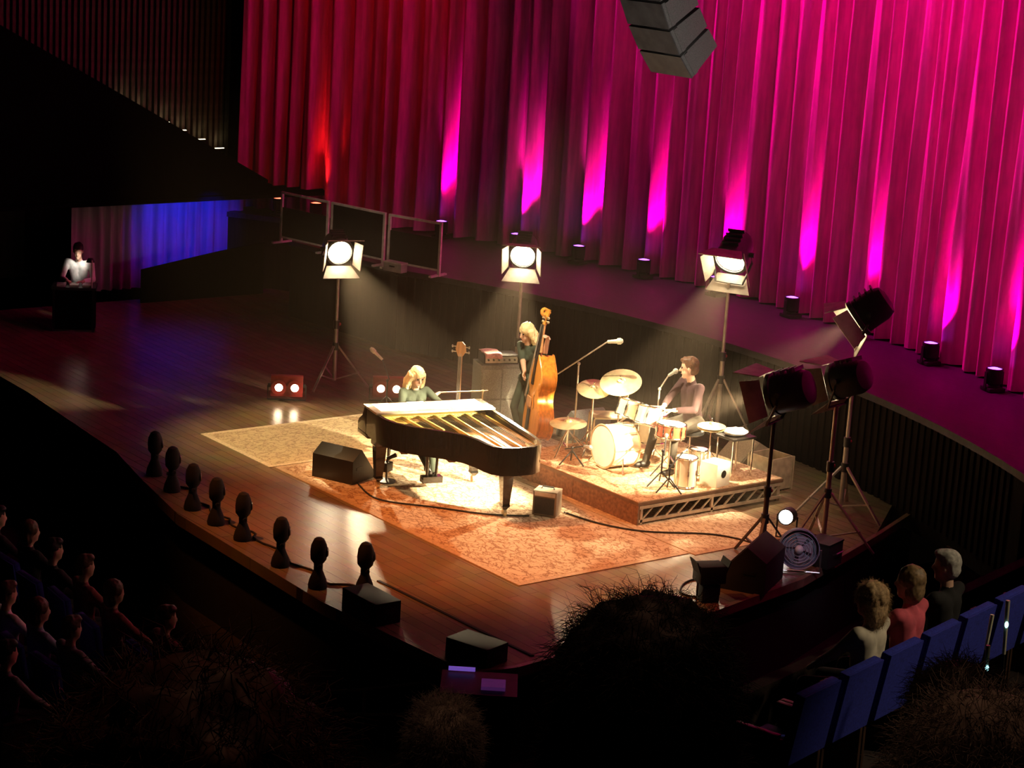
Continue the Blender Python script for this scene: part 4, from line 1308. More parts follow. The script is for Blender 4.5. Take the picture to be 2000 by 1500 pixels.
# ------------------------------------------------------------------ stage lamps on stands
def fresnel(label, base, z, aim, tri_r=0.52, collar=0.62, power=900, ph=0.3, size=1.0, cone=36, mount=(0, 0), pole_mat=STANDM, sub=None, color=(1.0, 0.78, 0.46), doors=0.25):
    t = thing('stage_lamp', label, 'stage light', base, 0)
    B = V(base)
    pm = pole_mat
    top = z - 0.30 * size
    MB().cyl((0, 0, 0.10), (0, 0, collar + 0.35), 0.032, n=12).build('pole', pm, t)
    MB().cyl((0, 0, collar + 0.30), (0, 0, top), 0.024, n=12).build('pole', pm, t)
    MB().cyl((0, 0, collar + 0.26), (0, 0, collar + 0.38), 0.045, n=12).build('collar', BLACK, t)
    MB().ball((0, 0.055, collar + 0.32), 0.025).build('knob', REDBODY, t)
    MB().cyl((0, 0, collar - 0.06), (0, 0, collar + 0.05), 0.048, n=12).build('collar', BLACK, t)
    for k in range(3):
        a = 2 * PI * k / 3 + ph
        e = V((math.cos(a), math.sin(a), 0))
        kn = e * tri_r * 0.70 + V((0, 0, collar * 0.38))
        lo = MB().beam(e * 0.04 + V((0, 0, collar)), e * tri_r + V((0, 0, 0.012)), 0.035, 0.022).build('leg', pm, t)
        MB().beam(V((0, 0, 0.12)) + e * 0.03, kn, 0.028, 0.016).build('brace', pm, lo)
    hz = V((0, 0, z))
    d = (V(aim) - (B + hz)).normalized()
    x, y, d = basis(d)
    Mh = Matrix((d, -x, y)).transposed().to_4x4()
    Mh.translation = hz
    # housing: rounded barrel along +x of the head
    r = 0.20 * size
    hd = MB().lathe([(r * 0.45, -0.40 * size), (r * 0.85, -0.37 * size), (r * 1.02, -0.28 * size), (r * 1.05, -0.02 * size), (r * 1.12, -0.01 * size), (r * 1.12, 0.04 * size), (r * 0.95, 0.04 * size), (r * 0.95, 0.0)], 24, (0, 0, 0), (1, 0, 0))
    head = hd.build('lamp_head', HOUSE, t)
    head.matrix_local = Mh
    for k in range(4):
        MB().box((-0.30 * size + 0.075 * size * k, 0, r * 1.05), (0.02, r * 1.1, 0.045)).build('cooling_fin', HOUSE, head)
    MB().lathe([(r * 0.90, 0.012 * size), (r * 0.6, 0.03 * size), (r * 0.2, 0.038 * size)], 24, (0, 0, 0), (1, 0, 0)).build('lens', LENS, head)
    # yoke
    yk = MB().tube([(-0.12 * size, r * 1.12, 0), (-0.12 * size, r * 1.25, -r * 0.4), (-0.12 * size, r * 1.2, -r * 1.45), (-0.12 * size, 0, -r * 1.6), (-0.12 * size, -r * 1.2, -r * 1.45), (-0.12 * size, -r * 1.25, -r * 0.4), (-0.12 * size, -r * 1.12, 0)], 0.014 * size, 6)
    yo = MB()
    yp = hz + V((0, 0, 0))
    xd = Mh.to_3x3() @ V((0, 1, 0))
    c0 = Mh @ V((-0.12 * size, 0, 0))
    yo.tube([c0 + xd * r * 1.12, c0 + xd * r * 1.25 + V((0, 0, -r * 0.5)), V((0, 0, top)) + xd * r * 0.9, V((0, 0, top)), V((0, 0, top)) - xd * r * 0.9, c0 - xd * r * 1.25 + V((0, 0, -r * 0.5)), c0 - xd * r * 1.12], 0.015 * size, 6)
    yo.build('yoke', HOUSE, t)
    for k in (-1, 1):
        MB().cyl((-0.12 * size, k * r * 1.02, 0), (-0.12 * size, k * r * 1.35, 0), 0.03 * size, n=10).build('tilt_knob', BLACK, head)
    # four barn doors
    for k in range(4):
        a = k * PI / 2
        dl = doors * size * (1.0 if k % 2 == 0 else 0.8)
        w0, w1 = r * 0.95, r * (1.45 if k % 2 == 0 else 1.1)
        fl = 0.42
        ca, sa = math.cos(fl), math.sin(fl)
        q = [V((0.05 * size, -w0, r * 1.08)), V((0.05 * size, w0, r * 1.08)), V((0.05 * size + dl * ca, w1, r * 1.08 + dl * sa)), V((0.05 * size + dl * ca, -w1, r * 1.08 + dl * sa))]
        nn = (q[1] - q[0]).cross(q[3] - q[0]).normalized() * 0.006
        Rm = Matrix.Rotation(a, 3, 'X')
        vs = [Rm @ (p + nn) for p in q] + [Rm @ (p - nn) for p in q]
        MB().add(vs, [[0, 1, 2, 3], [7, 6, 5, 4], [0, 4, 5, 1], [1, 5, 6, 2], [2, 6, 7, 3], [3, 7, 4, 0]]).build('barn_door', DOORM, head)
    src = B + hz + d * 0.075 * size
    spot('stage_lamp_beam', src, src + d, power, color, cone, 0.35, 0.06)
    return t


fresnel('barn-door stage lamp on a pale tripod beside the framed screens', (-1.54, 3.09, 0), 2.02, (3.1, 1.6, 0.7), power=1900, cone=27, ph=0.9, size=0.95)
fresnel('barn-door stage lamp on a slim pole behind the bass player', (0.45, 4.92, 0), 2.22, (3.4, 2.2, 0.6), power=1500, cone=30, ph=0.2, size=0.95)
fresnel('barn-door stage lamp on the stand behind the drummer', (3.45, 6.15, 0), 2.62, (4.7, 3.7, 0.6), power=2200, ph=0.6, size=1.08, tri_r=0.6, collar=0.95)
fresnel('barn-door stage lamp on the tallest stand at the platform end', (6.62, 5.36, 0), 2.52, (4.9, 3.6, 0.5), power=2200, ph=2.2, size=1.05, tri_r=0.62, collar=0.62)
fresnel('barn-door stage lamp standing in front of the tallest stand', (7.45, 4.22, 0), 2.02, (2.8, 3.3, 0.15), power=4800, cone=23, ph=2.6, size=1.0, tri_r=0.62, collar=0.66)
fresnel('barn-door stage lamp on a dark stand by the near rug corner', (7.49, 3.18, 0), 1.98, (2.5, 1.1, 0.0), power=11000, cone=25, ph=1.1, size=1.12, tri_r=0.42, collar=0.50, pole_mat=M('dark_stand', (0.06, 0.045, 0.04), 0.4, 0.4))


# ------------------------------------------------------------------ twin lamps (blinders)
def blinder(label, loc, rz):
    t = thing('twin_lamp', label, 'stage light', loc, rz)
    MB().box((-0.06, 0, 0.22), (0.12, 0.46, 0.30)).build('lamp_housing', REDBODY, t, bevel=0.012)
    for k in (-1, 1):
        lo = MB().lathe([(0.095, 0), (0.110, 0.02), (0.110, 0.04), (0.095, 0.04)], 24, (0, k * 0.113, 0.21), (1, 0, 0)).build('lamp_ring', REDBODY, t)
        MB().lathe([(0.095, 0.024), (0.07, 0.038), (0.01, 0.046)], 24, (0, k * 0.113, 0.21), (1, 0, 0)).build('lens', BLINDLENS, lo)
        MB().cyl((-0.06, k * 0.27, 0.22), (-0.06, k * 0.23, 0.22), 0.03, n=10).build('tilt_knob', BLACK, t)
    MB().tube([(-0.06, -0.27, 0.22), (-0.06, -0.27, 0.014), (-0.06, 0.27, 0.014), (-0.06, 0.27, 0.22)], 0.012, 6).build('floor_bracket', BLACK, t)
    return t


va = math.atan2(-13.83 - 2, 24.38 + 1)
blinder('glowing red twin floor lamp on bare boards behind the yellow rug', (-1.06, 1.98, 0.0), va)
blinder('glowing red twin floor lamp beside the pianist, below the slanted microphone', (-0.42, 3.30, 0.0), va)

# ------------------------------------------------------------------ footlights along the stage edge
FLP = [(1.45, -1.46), (2.16, -1.60), (2.92, -1.74), (3.55, -1.78), (4.19, -1.80), (5.18, -1.90), (5.98, -1.92), (6.34, -1.56)]
t = thing('footlight', 'x', 'footlight', (FLP[0][0], FLP[0][1], 0), 1.2, 'footlights along the stage edge')
MB().lathe([(0.10, 0), (0.105, 0.03), (0.09, 0.10), (0.065, 0.16), (0.05, 0.20)], 18).build('base', MATBLACK, t)
MB().cyl((0, 0, 0.19), (0, 0, 0.30), 0.048, 0.05, 12).build('neck', MATBLACK, t)
hd = MB().lathe([(0.055, 0.28), (0.085, 0.32), (0.092, 0.40), (0.085, 0.48), (0.055, 0.545), (0.02, 0.565)], 18).build('hood', MATBLACK, t)
MB().lathe([(0.06, 0), (0.05, 0.012)], 16, (0.0, 0, 0.40) , (1, 0, 0)).build('lens', M('dark_lens', (0.12, 0.09, 0.06), 0.15), hd)
hd.children[0].location = (0.086, 0, 0)
for k in (-1, 1):
    MB().cyl((0, k * 0.05, 0.26), (0, k * 0.095, 0.26), 0.022, n=10).build('side_knob', MATBLACK, t)
lab = ['round-hooded footlight farthest along the edge from the front fill speakers', 'second round-hooded footlight from the dark end of the stage edge', 'third round-hooded footlight from the dark end of the stage edge',
       'fourth round-hooded footlight from the dark end of the stage edge', 'fourth round-hooded footlight counting from the big front fill speaker', 'third round-hooded footlight counting from the big front fill speaker', 'round-hooded footlight next but one to the big front fill speaker',
       'round-hooded footlight directly behind the big front fill speaker']
for i, (x, y) in enumerate(FLP):
    o = t if i == 0 else dup(t)
    o.location = (x, y, 0)
    o.rotation_euler = (0, 0, 1.2 + 0.1 * math.sin(i * 2))
    o['label'] = lab[i]
# cable
pts = []
for i in range(len(FLP) - 1):
    for k in range(8):
        u_ = k / 8
        x = FLP[i][0] + (FLP[i + 1][0] - FLP[i][0]) * u_
        y = FLP[i][1] + (FLP[i + 1][1] - FLP[i][1]) * u_ + 0.14 + 0.05 * math.sin(u_ * 2 * PI + i)
        pts.append((x, y + 0.04, 0.012))
tag(MB().tube(pts, 0.012, 6).build('power_cable', MATBLACK), 'black power cable running behind the row of footlights', 'cable')
for nm, pts, lb in (('power_cable', [(2.9, 0.6, 0.02), (3.6, 0.45, 0.022), (4.2, 0.9, 0.022), (4.7, 1.3, 0.022), (5.0, 1.75, 0.022)], 'black cable on the rug under the piano'),
                    ('power_cable', [(5.05, 2.2, 0.022), (5.6, 2.3, 0.022), (6.1, 2.6, 0.022), (6.6, 3.3, 0.022), (7.2, 3.5, 0.012), (7.6, 3.3, 0.012)], 'black cable from the small amplifier around the riser corner'),
                    ('power_cable', [(7.5, 3.1, 0.012), (7.85, 2.5, 0.012), (7.7, 1.9, 0.012), (8.0, 1.5, 0.012), (8.3, 1.7, 0.012)], 'black cable curling on the boards by the near rug corner')):
    sm = []
    P4 = [V(p) for p in pts]
    for i in range(len(P4) - 1):
        a, b, c, d = P4[max(i - 1, 0)], P4[i], P4[i + 1], P4[min(i + 2, len(P4) - 1)]
        for k in range(8):
            u_ = k / 8
            sm.append(0.5 * ((2 * b) + (c - a) * u_ + (2 * a - 5 * b + 4 * c - d) * u_ ** 2 + (3 * b - a - 3 * c + d) * u_ ** 3))
    tag(MB().tube(sm, 0.011, 6).build(nm, MATBLACK), lb, 'cable')


# ------------------------------------------------------------------ front fill speakers at the stage edge
def box_speaker(label, loc, rz, size, name='front_fill_speaker'):
    t = thing(name, label, 'speaker', loc, rz)
    MB().box((0, 0, size[2] / 2), size).build('cabinet_body', MATBLACK, t, bevel=0.01)
    MB().box((size[0] / 2 + 0.004, 0, size[2] / 2), (0.01, size[1] * 0.9, size[2] * 0.85)).build('grille', DKGRILLE, t)
    MB().box((0, size[1] / 2 + 0.003, size[2] * 0.6), (size[0] * 0.4, 0.008, 0.05)).build('handle', BLACK, t)
    return t


box_speaker('big black front fill speaker on the stage lip behind the last footlight', (6.98, -1.90, 0), math.radians(-90), (0.32, 0.62, 0.24))
box_speaker('black front fill speaker at the stage corner nearest the purple-lit desk', (8.50, -1.66, 0), math.radians(-75), (0.34, 0.52, 0.20))

# ------------------------------------------------------------------ things on the right stage edge
wg = wedge('matt black wedge monitor at the right stage edge beside the dark stand', (8.02, 2.45, 0), math.radians(-150), 0.75, 0.62, 0.52, MATBLACK, DKGRILLE)
pl = thing('floor_lantern', 'short black lantern with flaps on the boards near the stage corner', 'stage light', (8.28, 1.62, 0), math.radians(160))
MB().box((0, 0, 0.10), (0.18, 0.20, 0.20)).build('lantern_base', MATBLACK, pl, bevel=0.01)
lh_ = MB().box((0.0, 0, 0.32), (0.24, 0.30, 0.20)).build('lantern_head', MATBLACK, pl, bevel=0.012)
for k in (-1, 1):
    MB().box((0.0, k * 0.155, 0.36), (0.22, 0.012, 0.24), mat=Matrix.Rotation(-0.35 * k, 3, 'X')).build('flap', MATBLACK, lh_)
    MB().box((0.0, k * 0.13, 0.18), (0.03, 0.012, 0.24)).build('yoke_arm', BLACK, pl)
fn = thing('floor_fan', 'round silver-grilled floor fan at the right stage edge', 'fan', (8.05, 3.20, 0), math.radians(-40))
fax = V((1, 0, 0.12)).normalized()
FC = V((0, 0, 0.29))
FANM = M('fan_grille', (0.50, 0.52, 0.60), 0.4, 0.3)
MB().lathe([(0.21, -0.06), (0.235, -0.05), (0.235, 0.05), (0.225, 0.05), (0.225, -0.05)], 32, FC, fax).build('drum_housing', M('fan_body', (0.20, 0.20, 0.30), 0.5), fn)
MB().lathe([(0.20, -0.045), (0.20, -0.035)], 32, FC, fax).build('back_plate', M('fan_back', (0.30, 0.31, 0.36), 0.6), fn)
for k in range(6):
    MB().torus(FC + fax * 0.05, 0.045 + 0.036 * k, 0.004, fax, 32, 4).build('grille_ring', FANM, fn)
x, y, d = basis(fax)
for k in range(5):
    a = 2 * PI * k / 5
    e1, e2 = x * math.cos(a) + y * math.sin(a), x * math.cos(a + 0.9) + y * math.sin(a + 0.9)
    MB().add([FC + e1 * 0.03 - fax * 0.02, FC + e1 * 0.19 - fax * 0.02, FC + e2 * 0.17 + fax * 0.02, FC + e2 * 0.03 + fax * 0.02,
              FC + e1 * 0.03 - fax * 0.024, FC + e1 * 0.19 - fax * 0.024, FC + e2 * 0.17 + fax * 0.016, FC + e2 * 0.03 + fax * 0.016],
             [[0, 1, 2, 3], [7, 6, 5, 4], [0, 4, 5, 1], [1, 5, 6, 2], [2, 6, 7, 3], [3, 7, 4, 0]]).build('blade', M('fan_blade', (0.42, 0.44, 0.52), 0.4), fn)
MB().ball(FC + fax * 0.045, (0.05, 0.05, 0.05)).build('hub', M('fan_hub', (0.8, 0.8, 0.9), 0.4), fn)
MB().tube([(0, -0.25, 0.29), (0, -0.26, 0.02), (0, 0.26, 0.02), (0, 0.25, 0.29)], 0.014, 6).build('floor_bracket', STEEL, fn)
bx_ = thing('cable_box', 'black cable box behind the floor fan', 'box', (7.95, 3.72, 0), 0.3)
MB().box((0, 0, 0.14), (0.30, 0.36, 0.28)).build('box_body', MATBLACK, bx_, bevel=0.01)
MB().box((0, 0, 0.285), (0.31, 0.37, 0.02)).build('lid', BLACK, bx_)
MB().tube([(0.16, -0.08, 0.16), (0.20, -0.08, 0.18), (0.20, 0.08, 0.18), (0.16, 0.08, 0.16)], 0.009, 6).build('handle', STEEL, bx_)
pl = thing('floor_lantern', 'small black lantern with a bright white lens between the lamp stands', 'stage light', (7.10, 3.92, 0), math.radians(-60))
lo = MB().lathe([(0.05, -0.20), (0.10, -0.16), (0.10, 0.02), (0.09, 0.02), (0.09, 0.0)], 18, (0, 0, 0.30), (1, 0, 0.1)).build('lantern_head', BLACK, pl)
MB().lathe([(0.085, 0.004), (0.03, 0.02)], 18, (0, 0, 0.30), (1, 0, 0.1)).build('lens', M('white_lens', (1, 1, 1), 0.3, emit=(1, 0.95, 0.9), es=9), lo)
MB().tube([(-0.08, -0.12, 0.30), (-0.08, -0.12, 0.02), (-0.08, 0.12, 0.02), (-0.08, 0.12, 0.30)], 0.012, 6).build('floor_bracket', BLACK, pl)
# small stair block beyond the right edge
sbk = thing('stage_steps', 'dark red timber steps against the far right end of the stage', 'steps', (7.75, 6.35, SZ), math.radians(20))
for k in range(4):
    MB().box((0.15 + 0.28 * k, 0, (1.0 - 0.24 * k) / 2), (0.27, 1.1, 1.0 - 0.24 * k)).build('step', M('steps_red', (0.10, 0.03, 0.025), 0.6), sbk)
MB().tube([(0.1, 0.52, 1.0), (0.1, 0.52, 1.75), (1.1, 0.52, 1.0), (1.1, 0.52, 0.28)], 0.018, 8).build('handrail', STEEL, sbk)

# ------------------------------------------------------------------ framed screens on the platform
FR = M('screen_frame', (0.72, 0.66, 0.64), 0.5, 0.1)
scr = [((-5.95, 4.80), (-4.88, 5.02), 'framed black acoustic screen at the dark end of the platform'),
       ((-4.78, 5.04), (-3.62, 5.28), 'middle framed black acoustic screen on the platform'),
       ((-3.50, 5.30), (-2.55, 5.62), 'framed black acoustic screen with a pale box at its foot')]
for i, (p, q, lb) in enumerate(scr):
    c = V(((p[0] + q[0]) / 2, (p[1] + q[1]) / 2, PZ))
    L_ = math.hypot(q[0] - p[0], q[1] - p[1])
    t = thing('acoustic_screen', lb, 'screen', c, math.atan2(q[1] - p[1], q[0] - p[0]))
    Hh = 0.84
    for k in (-1, 1):
        MB().box((k * L_ / 2, 0, Hh / 2), (0.04, 0.04, Hh)).build('post', FR, t)
        MB().box((k * (L_ / 2 - 0.02), 0, 0.015), (0.05, 0.42, 0.03)).build('foot', FR, t)
    MB().box((0, 0, Hh), (L_ + 0.04, 0.04, 0.035)).build('top_rail', FR, t)
    MB().box((0, 0, 0.10), (L_, 0.035, 0.03)).build('bottom_rail', FR, t)
    MB().box((0, 0, 0.10 + (0.50 if i != 1 else 0.72) / 2), (L_ - 0.05, 0.02, (0.50 if i != 1 else 0.72))).build('panel', MATBLACK, t)
bx_ = thing('pale_case', 'small pale case at the foot of the end acoustic screen', 'case', (-3.15, 5.20, PZ), math.radians(17))
MB().box((0, 0, 0.07), (0.36, 0.16, 0.14)).build('case_body', ALU, bx_, bevel=0.008)
MB().box((0, 0, 0.145), (0.37, 0.17, 0.02)).build('lid', FR, bx_)
MB().box((0, -0.085, 0.09), (0.10, 0.012, 0.02)).build('handle', BLACK, bx_)

# ------------------------------------------------------------------ LED uplights in front of the curtain
lt = thing('led_uplight', 'x', 'uplight', (0, 0, 0), 0, 'uplights along the foot of the curtain')
MB().box((0, 0, 0.03), (0.24, 0.24, 0.05)).build('base', MATBLACK, lt, bevel=0.008)
for k in (-1, 1):
    MB().box((0, k * 0.125, 0.15), (0.05, 0.015, 0.22)).build('yoke_arm', MATBLACK, lt)
hd = MB().lathe([(0.07, 0.08), (0.11, 0.11), (0.115, 0.30), (0.10, 0.31), (0.10, 0.295)], 20, (0, 0, 0), (0, 0, 1)).build('lamp_head', MATBLACK, lt)
MB().lathe([(0.098, 0.297), (0.05, 0.312)], 20).build('lens', LEDLENS, hd)
ups = [(-5.55, 'm', 700), (-4.05, 'm', 700), (-2.75, 'm', 700), (-1.35, 'm', 700), (0.25, 'm', 700), (1.95, 'm', 800), (3.45, 'm', 750), (5.15, 'm', 800), (6.65, 'm', 800), (-8.55, 'r', 260), (-7.9, 'r', 130), (8.2, 'm', 750)]
ulab = 'black LED uplight with a glowing violet lens at the foot of the magenta curtain'
first = True
for x, kd_, pw in ups:
    o = lt if first else dup(lt)
    first = False
    p = curtain_pt(x, 0.36)
    o.location = p
    o.rotation_euler = (0, 0, -math.atan2(x - CA[0], arc_y(x, *CA) - CA[1]))
    o['label'] = ulab if kd_ == 'm' else 'black LED uplight with a glowing red lens at the foot of the red curtain'
    if kd_ == 'r':
        o['group'] = 'red uplights behind the acoustic screens'
        for ch_ in o.children:
            for g_ in ch_.children:
                if g_.name.startswith('lens'):
                    g_.data = g_.data.copy()
                    g_.data.materials[0] = LEDRED
    tgt = curtain_pt(x, 0.02) + V((0, 0, 1.15))
    spot('uplight_beam', p + V((0, 0, 0.34)), tgt, pw, (1.0, 0.0, 0.42) if kd_ == 'm' else (1.0, 0.06, 0.02), 36, 1.0, 0.04)

# ------------------------------------------------------------------ hanging line array
LA = V((7.88, 1.05, 0))
la = thing('line_array', 'dark grey curved line array of loudspeakers hanging before the curtain', 'loudspeaker', (LA.x, LA.y, 5.80), 0)
face = V((0.02, -1.0, 0)).normalized()            # the way the grilles face
side = V((-face.y, face.x, 0))
ang = math.radians(40)
cur = V((0, 0, 0))
for k in range(6):
    fd = (face * math.cos(ang) - UPZ * math.sin(ang)).normalized()
    up_ = (face * math.sin(ang) + UPZ * math.cos(ang)).normalized()
    Rm = Matrix((fd, side, up_)).transposed()
    hgt = 0.28
    c = cur + up_ * hgt / 2
    W_, D_ = 0.62, 0.46
    # cabinet: wedge that is lower at the back, so the splayed boxes leave slits
    q = [(-D_ / 2, -W_ * 0.46), (D_ / 2, -W_ / 2), (D_ / 2, W_ / 2), (-D_ / 2, W_ * 0.46)]
    vs = [c + Rm @ V((x_, y_, z_ * (1.0 if x_ > 0 else 0.80))) for z_ in (-hgt / 2 + 0.002, hgt / 2 - 0.002) for x_, y_ in q]
    cb = MB().add(vs, [[0, 3, 2, 1], [4, 5, 6, 7], [0, 1, 5, 4], [1, 2, 6, 5], [2, 3, 7, 6], [3, 0, 4, 7]]).build('cabinet', ARRAYGREY, la, bevel=0.006)
    MB().box(c + Rm @ V((D_ / 2 + 0.006, 0, 0)), (0.012, W_ - 0.004, hgt - 0.004), mat=Rm).build('grille', ARRAYSIDE, cb)
    for sgn in (-1, 1):
        MB().box(c + Rm @ V((D_ / 2 - 0.06, sgn * (W_ / 2 + 0.004), 0)), (0.05, 0.014, hgt - 0.02), mat=Rm).build('rigging_plate', ARRAYGREY, cb)
    cur = cur + up_ * hgt
    ang -= math.radians(6)
MB().beam(cur + side * 0.36, cur - side * 0.36, 0.5, 0.06).build('fly_bar', BLACK, la)
for sgn in (-1, 1):
    MB().cyl(cur + side * 0.3 * sgn, cur + side * 0.3 * sgn + V((0, 0, 5.5)), 0.012, n=6).build('hoist_cable', STEEL, la)

# ------------------------------------------------------------------ left wing: balcony, slats, blue drape, technician
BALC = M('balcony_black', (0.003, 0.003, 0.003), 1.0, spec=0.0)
pp = [(-9.0, 1.80), (5.72, 1.78), (5.72, 2.02), (2.8, 3.58), (0.0, 5.05), (-9.0, 9.6)]
Mx = Matrix(((0, 0, 1, -8.15), (1, 0, 0, 0), (0, 1, 0, 0), (0, 0, 0, 1)))
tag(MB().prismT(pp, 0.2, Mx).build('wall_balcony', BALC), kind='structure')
wl = tag(MB().box((-10.7, -0.3, 4.0), (0.12, 14.0, 8.0)).build('wall_slatted', HALL), kind='structure')
sl = MB().box((0, 0, 0), (0.07, 0.06, 5.4)).mesh('slat', M('slat_oak', (0.11, 0.09, 0.06), 0.8, spec=0.1))
for k in range(46):
    o = bpy.data.objects.new('slat', sl)
    col.objects.link(o)
    o.location = (-10.60, 1.2 + 0.115 * k, 4.6)
    o.parent = wl
for k, y in enumerate((4.15, 4.5, 5.0, 5.35, 5.75, 6.15)):
    tz = 5.09 - 0.441 * y
    t = thing('wall_lamp', 'small hidden strip lamp on the ledge behind the sloping balcony', 'lamp', (-10.42, y, tz - 0.22), 0, 'lamps behind the sloping balcony')
    MB().box((0, 0, 0.03), (0.08, 0.22, 0.06)).build('lamp_housing', BLACK, t)
    MB().box((-0.01, 0, 0.064), (0.04, 0.18, 0.010)).build('lens', M('strip_lens', (1, 0.9, 0.7), 0.3, emit=(1, 0.85, 0.55), es=4), t)
    MB().box((0.0, 0, -0.35), (0.03, 0.05, 0.70)).build('bracket', BLACK, t)
    spot('wall_lamp_beam', (-10.42, y, tz - 0.13), (-10.58, y, tz + 0.12), 0.55, (1.0, 0.86, 0.58), 110, 1.0, 0.02)
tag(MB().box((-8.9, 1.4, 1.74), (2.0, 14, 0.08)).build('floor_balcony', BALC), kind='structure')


def drape_line(x, y0):
    return lambda s_: ((x, y0 + s_), (1, 0))


bd = drape('wing_drape', drape_line(-9.0, 2.45), 3.4, 0.02, 1.69, BLUEDRAPE, amp=0.05, seed=9, pitch=0.26)
tag(bd, 'pleated grey drape lit deep blue under the dark balcony', 'curtain')
spot('blue_wash', (-7.3, 4.5, 1.64), (-9.0, 4.65, 1.15), 120, (0.0, 0.02, 1.0), 74, 0.7, 0.05)
wm = thing('masking_flat', 'low black masking flat standing before the blue-lit drape', 'stage flat', (-7.9, 4.2, 0), 0)
Mx = Matrix(((0, 0, 1, -0.025), (1, 0, 0, 0), (0, 1, 0, 0), (0, 0, 0, 1)))
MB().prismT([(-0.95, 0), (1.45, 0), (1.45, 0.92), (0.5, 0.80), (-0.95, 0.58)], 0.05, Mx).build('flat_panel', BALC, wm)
for k in (-1, 1):
    MB().beam((-0.03, 0.2 + k * 0.8, 0.5), (-0.45, 0.2 + k * 0.8, 0.02), 0.05, 0.03).build('brace', BALC, wm)
# technician
TP = (-6.9, 1.62, 0)
dk = thing('control_desk', 'small lit control desk in the dark wing', 'desk', (-6.45, 1.30, 0), math.radians(-30))
MB().box((0, 0, 0.70), (0.45, 0.70, 0.04)).build('desk_top', BLACK, dk)
for sx_ in (-1, 1):
    for sy_ in (-1, 1):
        MB().box((sx_ * 0.19, sy_ * 0.31, 0.34), (0.04, 0.04, 0.68)).build('leg', BLACK, dk)
MB().box((0.20, 0, 0.36), (0.02, 0.66, 0.64)).build('front_panel', BALC, dk)
MB().box((0.0, 0.32, 0.36), (0.40, 0.02, 0.64)).build('side_panel', BALC, dk)
MB().box((0.0, -0.32, 0.36), (0.40, 0.02, 0.64)).build('side_panel', BALC, dk)
for k in range(3):
    MB().box((0.05, -0.2 + 0.2 * k, 0.735), (0.20, 0.14, 0.03)).build('control_panel', ALU, dk)
MB().cyl((0.18, 0.28, 0.72), (0.18, 0.28, 1.16), 0.012).build('lamp_post', STEEL, dk)
MB().lathe([(0.07, 0), (0.04, 0.06)], 14, (0.10, 0.25, 1.12)).build('lamp_shade', BLACK, dk)
spot('desk_lamp_beam', (-6.30, 1.40, 1.35), (-6.78, 1.52, 0.98), 24, (1.0, 0.93, 0.8), 34, 0.8, 0.04)
st_ = thing('stool', 'plain black stool under the wing technician', 'stool', TP, 0)
MB().lathe([(0.17, 0.43), (0.17, 0.475)], 18).build('seat', BLACK, st_)
for a in (0.8, 2.37, 3.94, 5.5):
    MB().cyl((0.11 * math.cos(a), 0.11 * math.sin(a), 0.43), (0.17 * math.cos(a), 0.17 * math.sin(a), 0), 0.014, n=8).build('leg', BLACK, st_)
WHITE = M('white_cloth', (0.80, 0.78, 0.76), 0.9)
person('person in white clothes seated at the small lit desk in the dark wing', TP, math.radians(-38), WHITE, WHITE, DARKHAIR, 'short', seat_h=0.475, lean=0.25, head=(0.1, 0.3), handL=(0.42, 0.12, 0.76), handR=(0.42, -0.12, 0.76), voxel=0.013)


# ------------------------------------------------------------------ seats and audience
def make_seat(name='theatre_seat'):
    t = thing(name, 'x', 'seat')
    MB().box((0.02, 0, 0.43), (0.42, 0.48, 0.09)).build('seat_cushion', SEATBLUE, t, bevel=0.02)
    bk_o = MB().box((-0.245, 0, 0.70), (0.07, 0.50, 0.56), mat=Matrix.Rotation(-0.16, 3, 'Y')).build('backrest', SEATBLUE, t, bevel=0.02)
    MB().box((-0.288, 0, 0.70), (0.015, 0.49, 0.54), mat=Matrix.Rotation(-0.16, 3, 'Y')).build('back_shell', SEATBLUE, bk_o)
    for k in (-1, 1):
        MB().box((-0.02, k * 0.272, 0.31), (0.36, 0.035, 0.62)).build('side_panel', SEATWOOD, t, bevel=0.006)
        MB().box((0.0, k * 0.272, 0.635), (0.36, 0.05, 0.03)).build('armrest', SEATWOOD, t, bevel=0.008)
    return t


seat0 = make_seat()
seat_used = [False]


def seat(loc, rz, label, group):
    o = seat0 if not seat_used[0] else dup(seat0)
    seat_used[0] = True
    o.location = loc
    o.rotation_euler = (0, 0, rz)
    o['label'] = label
    o['group'] = group
    return o


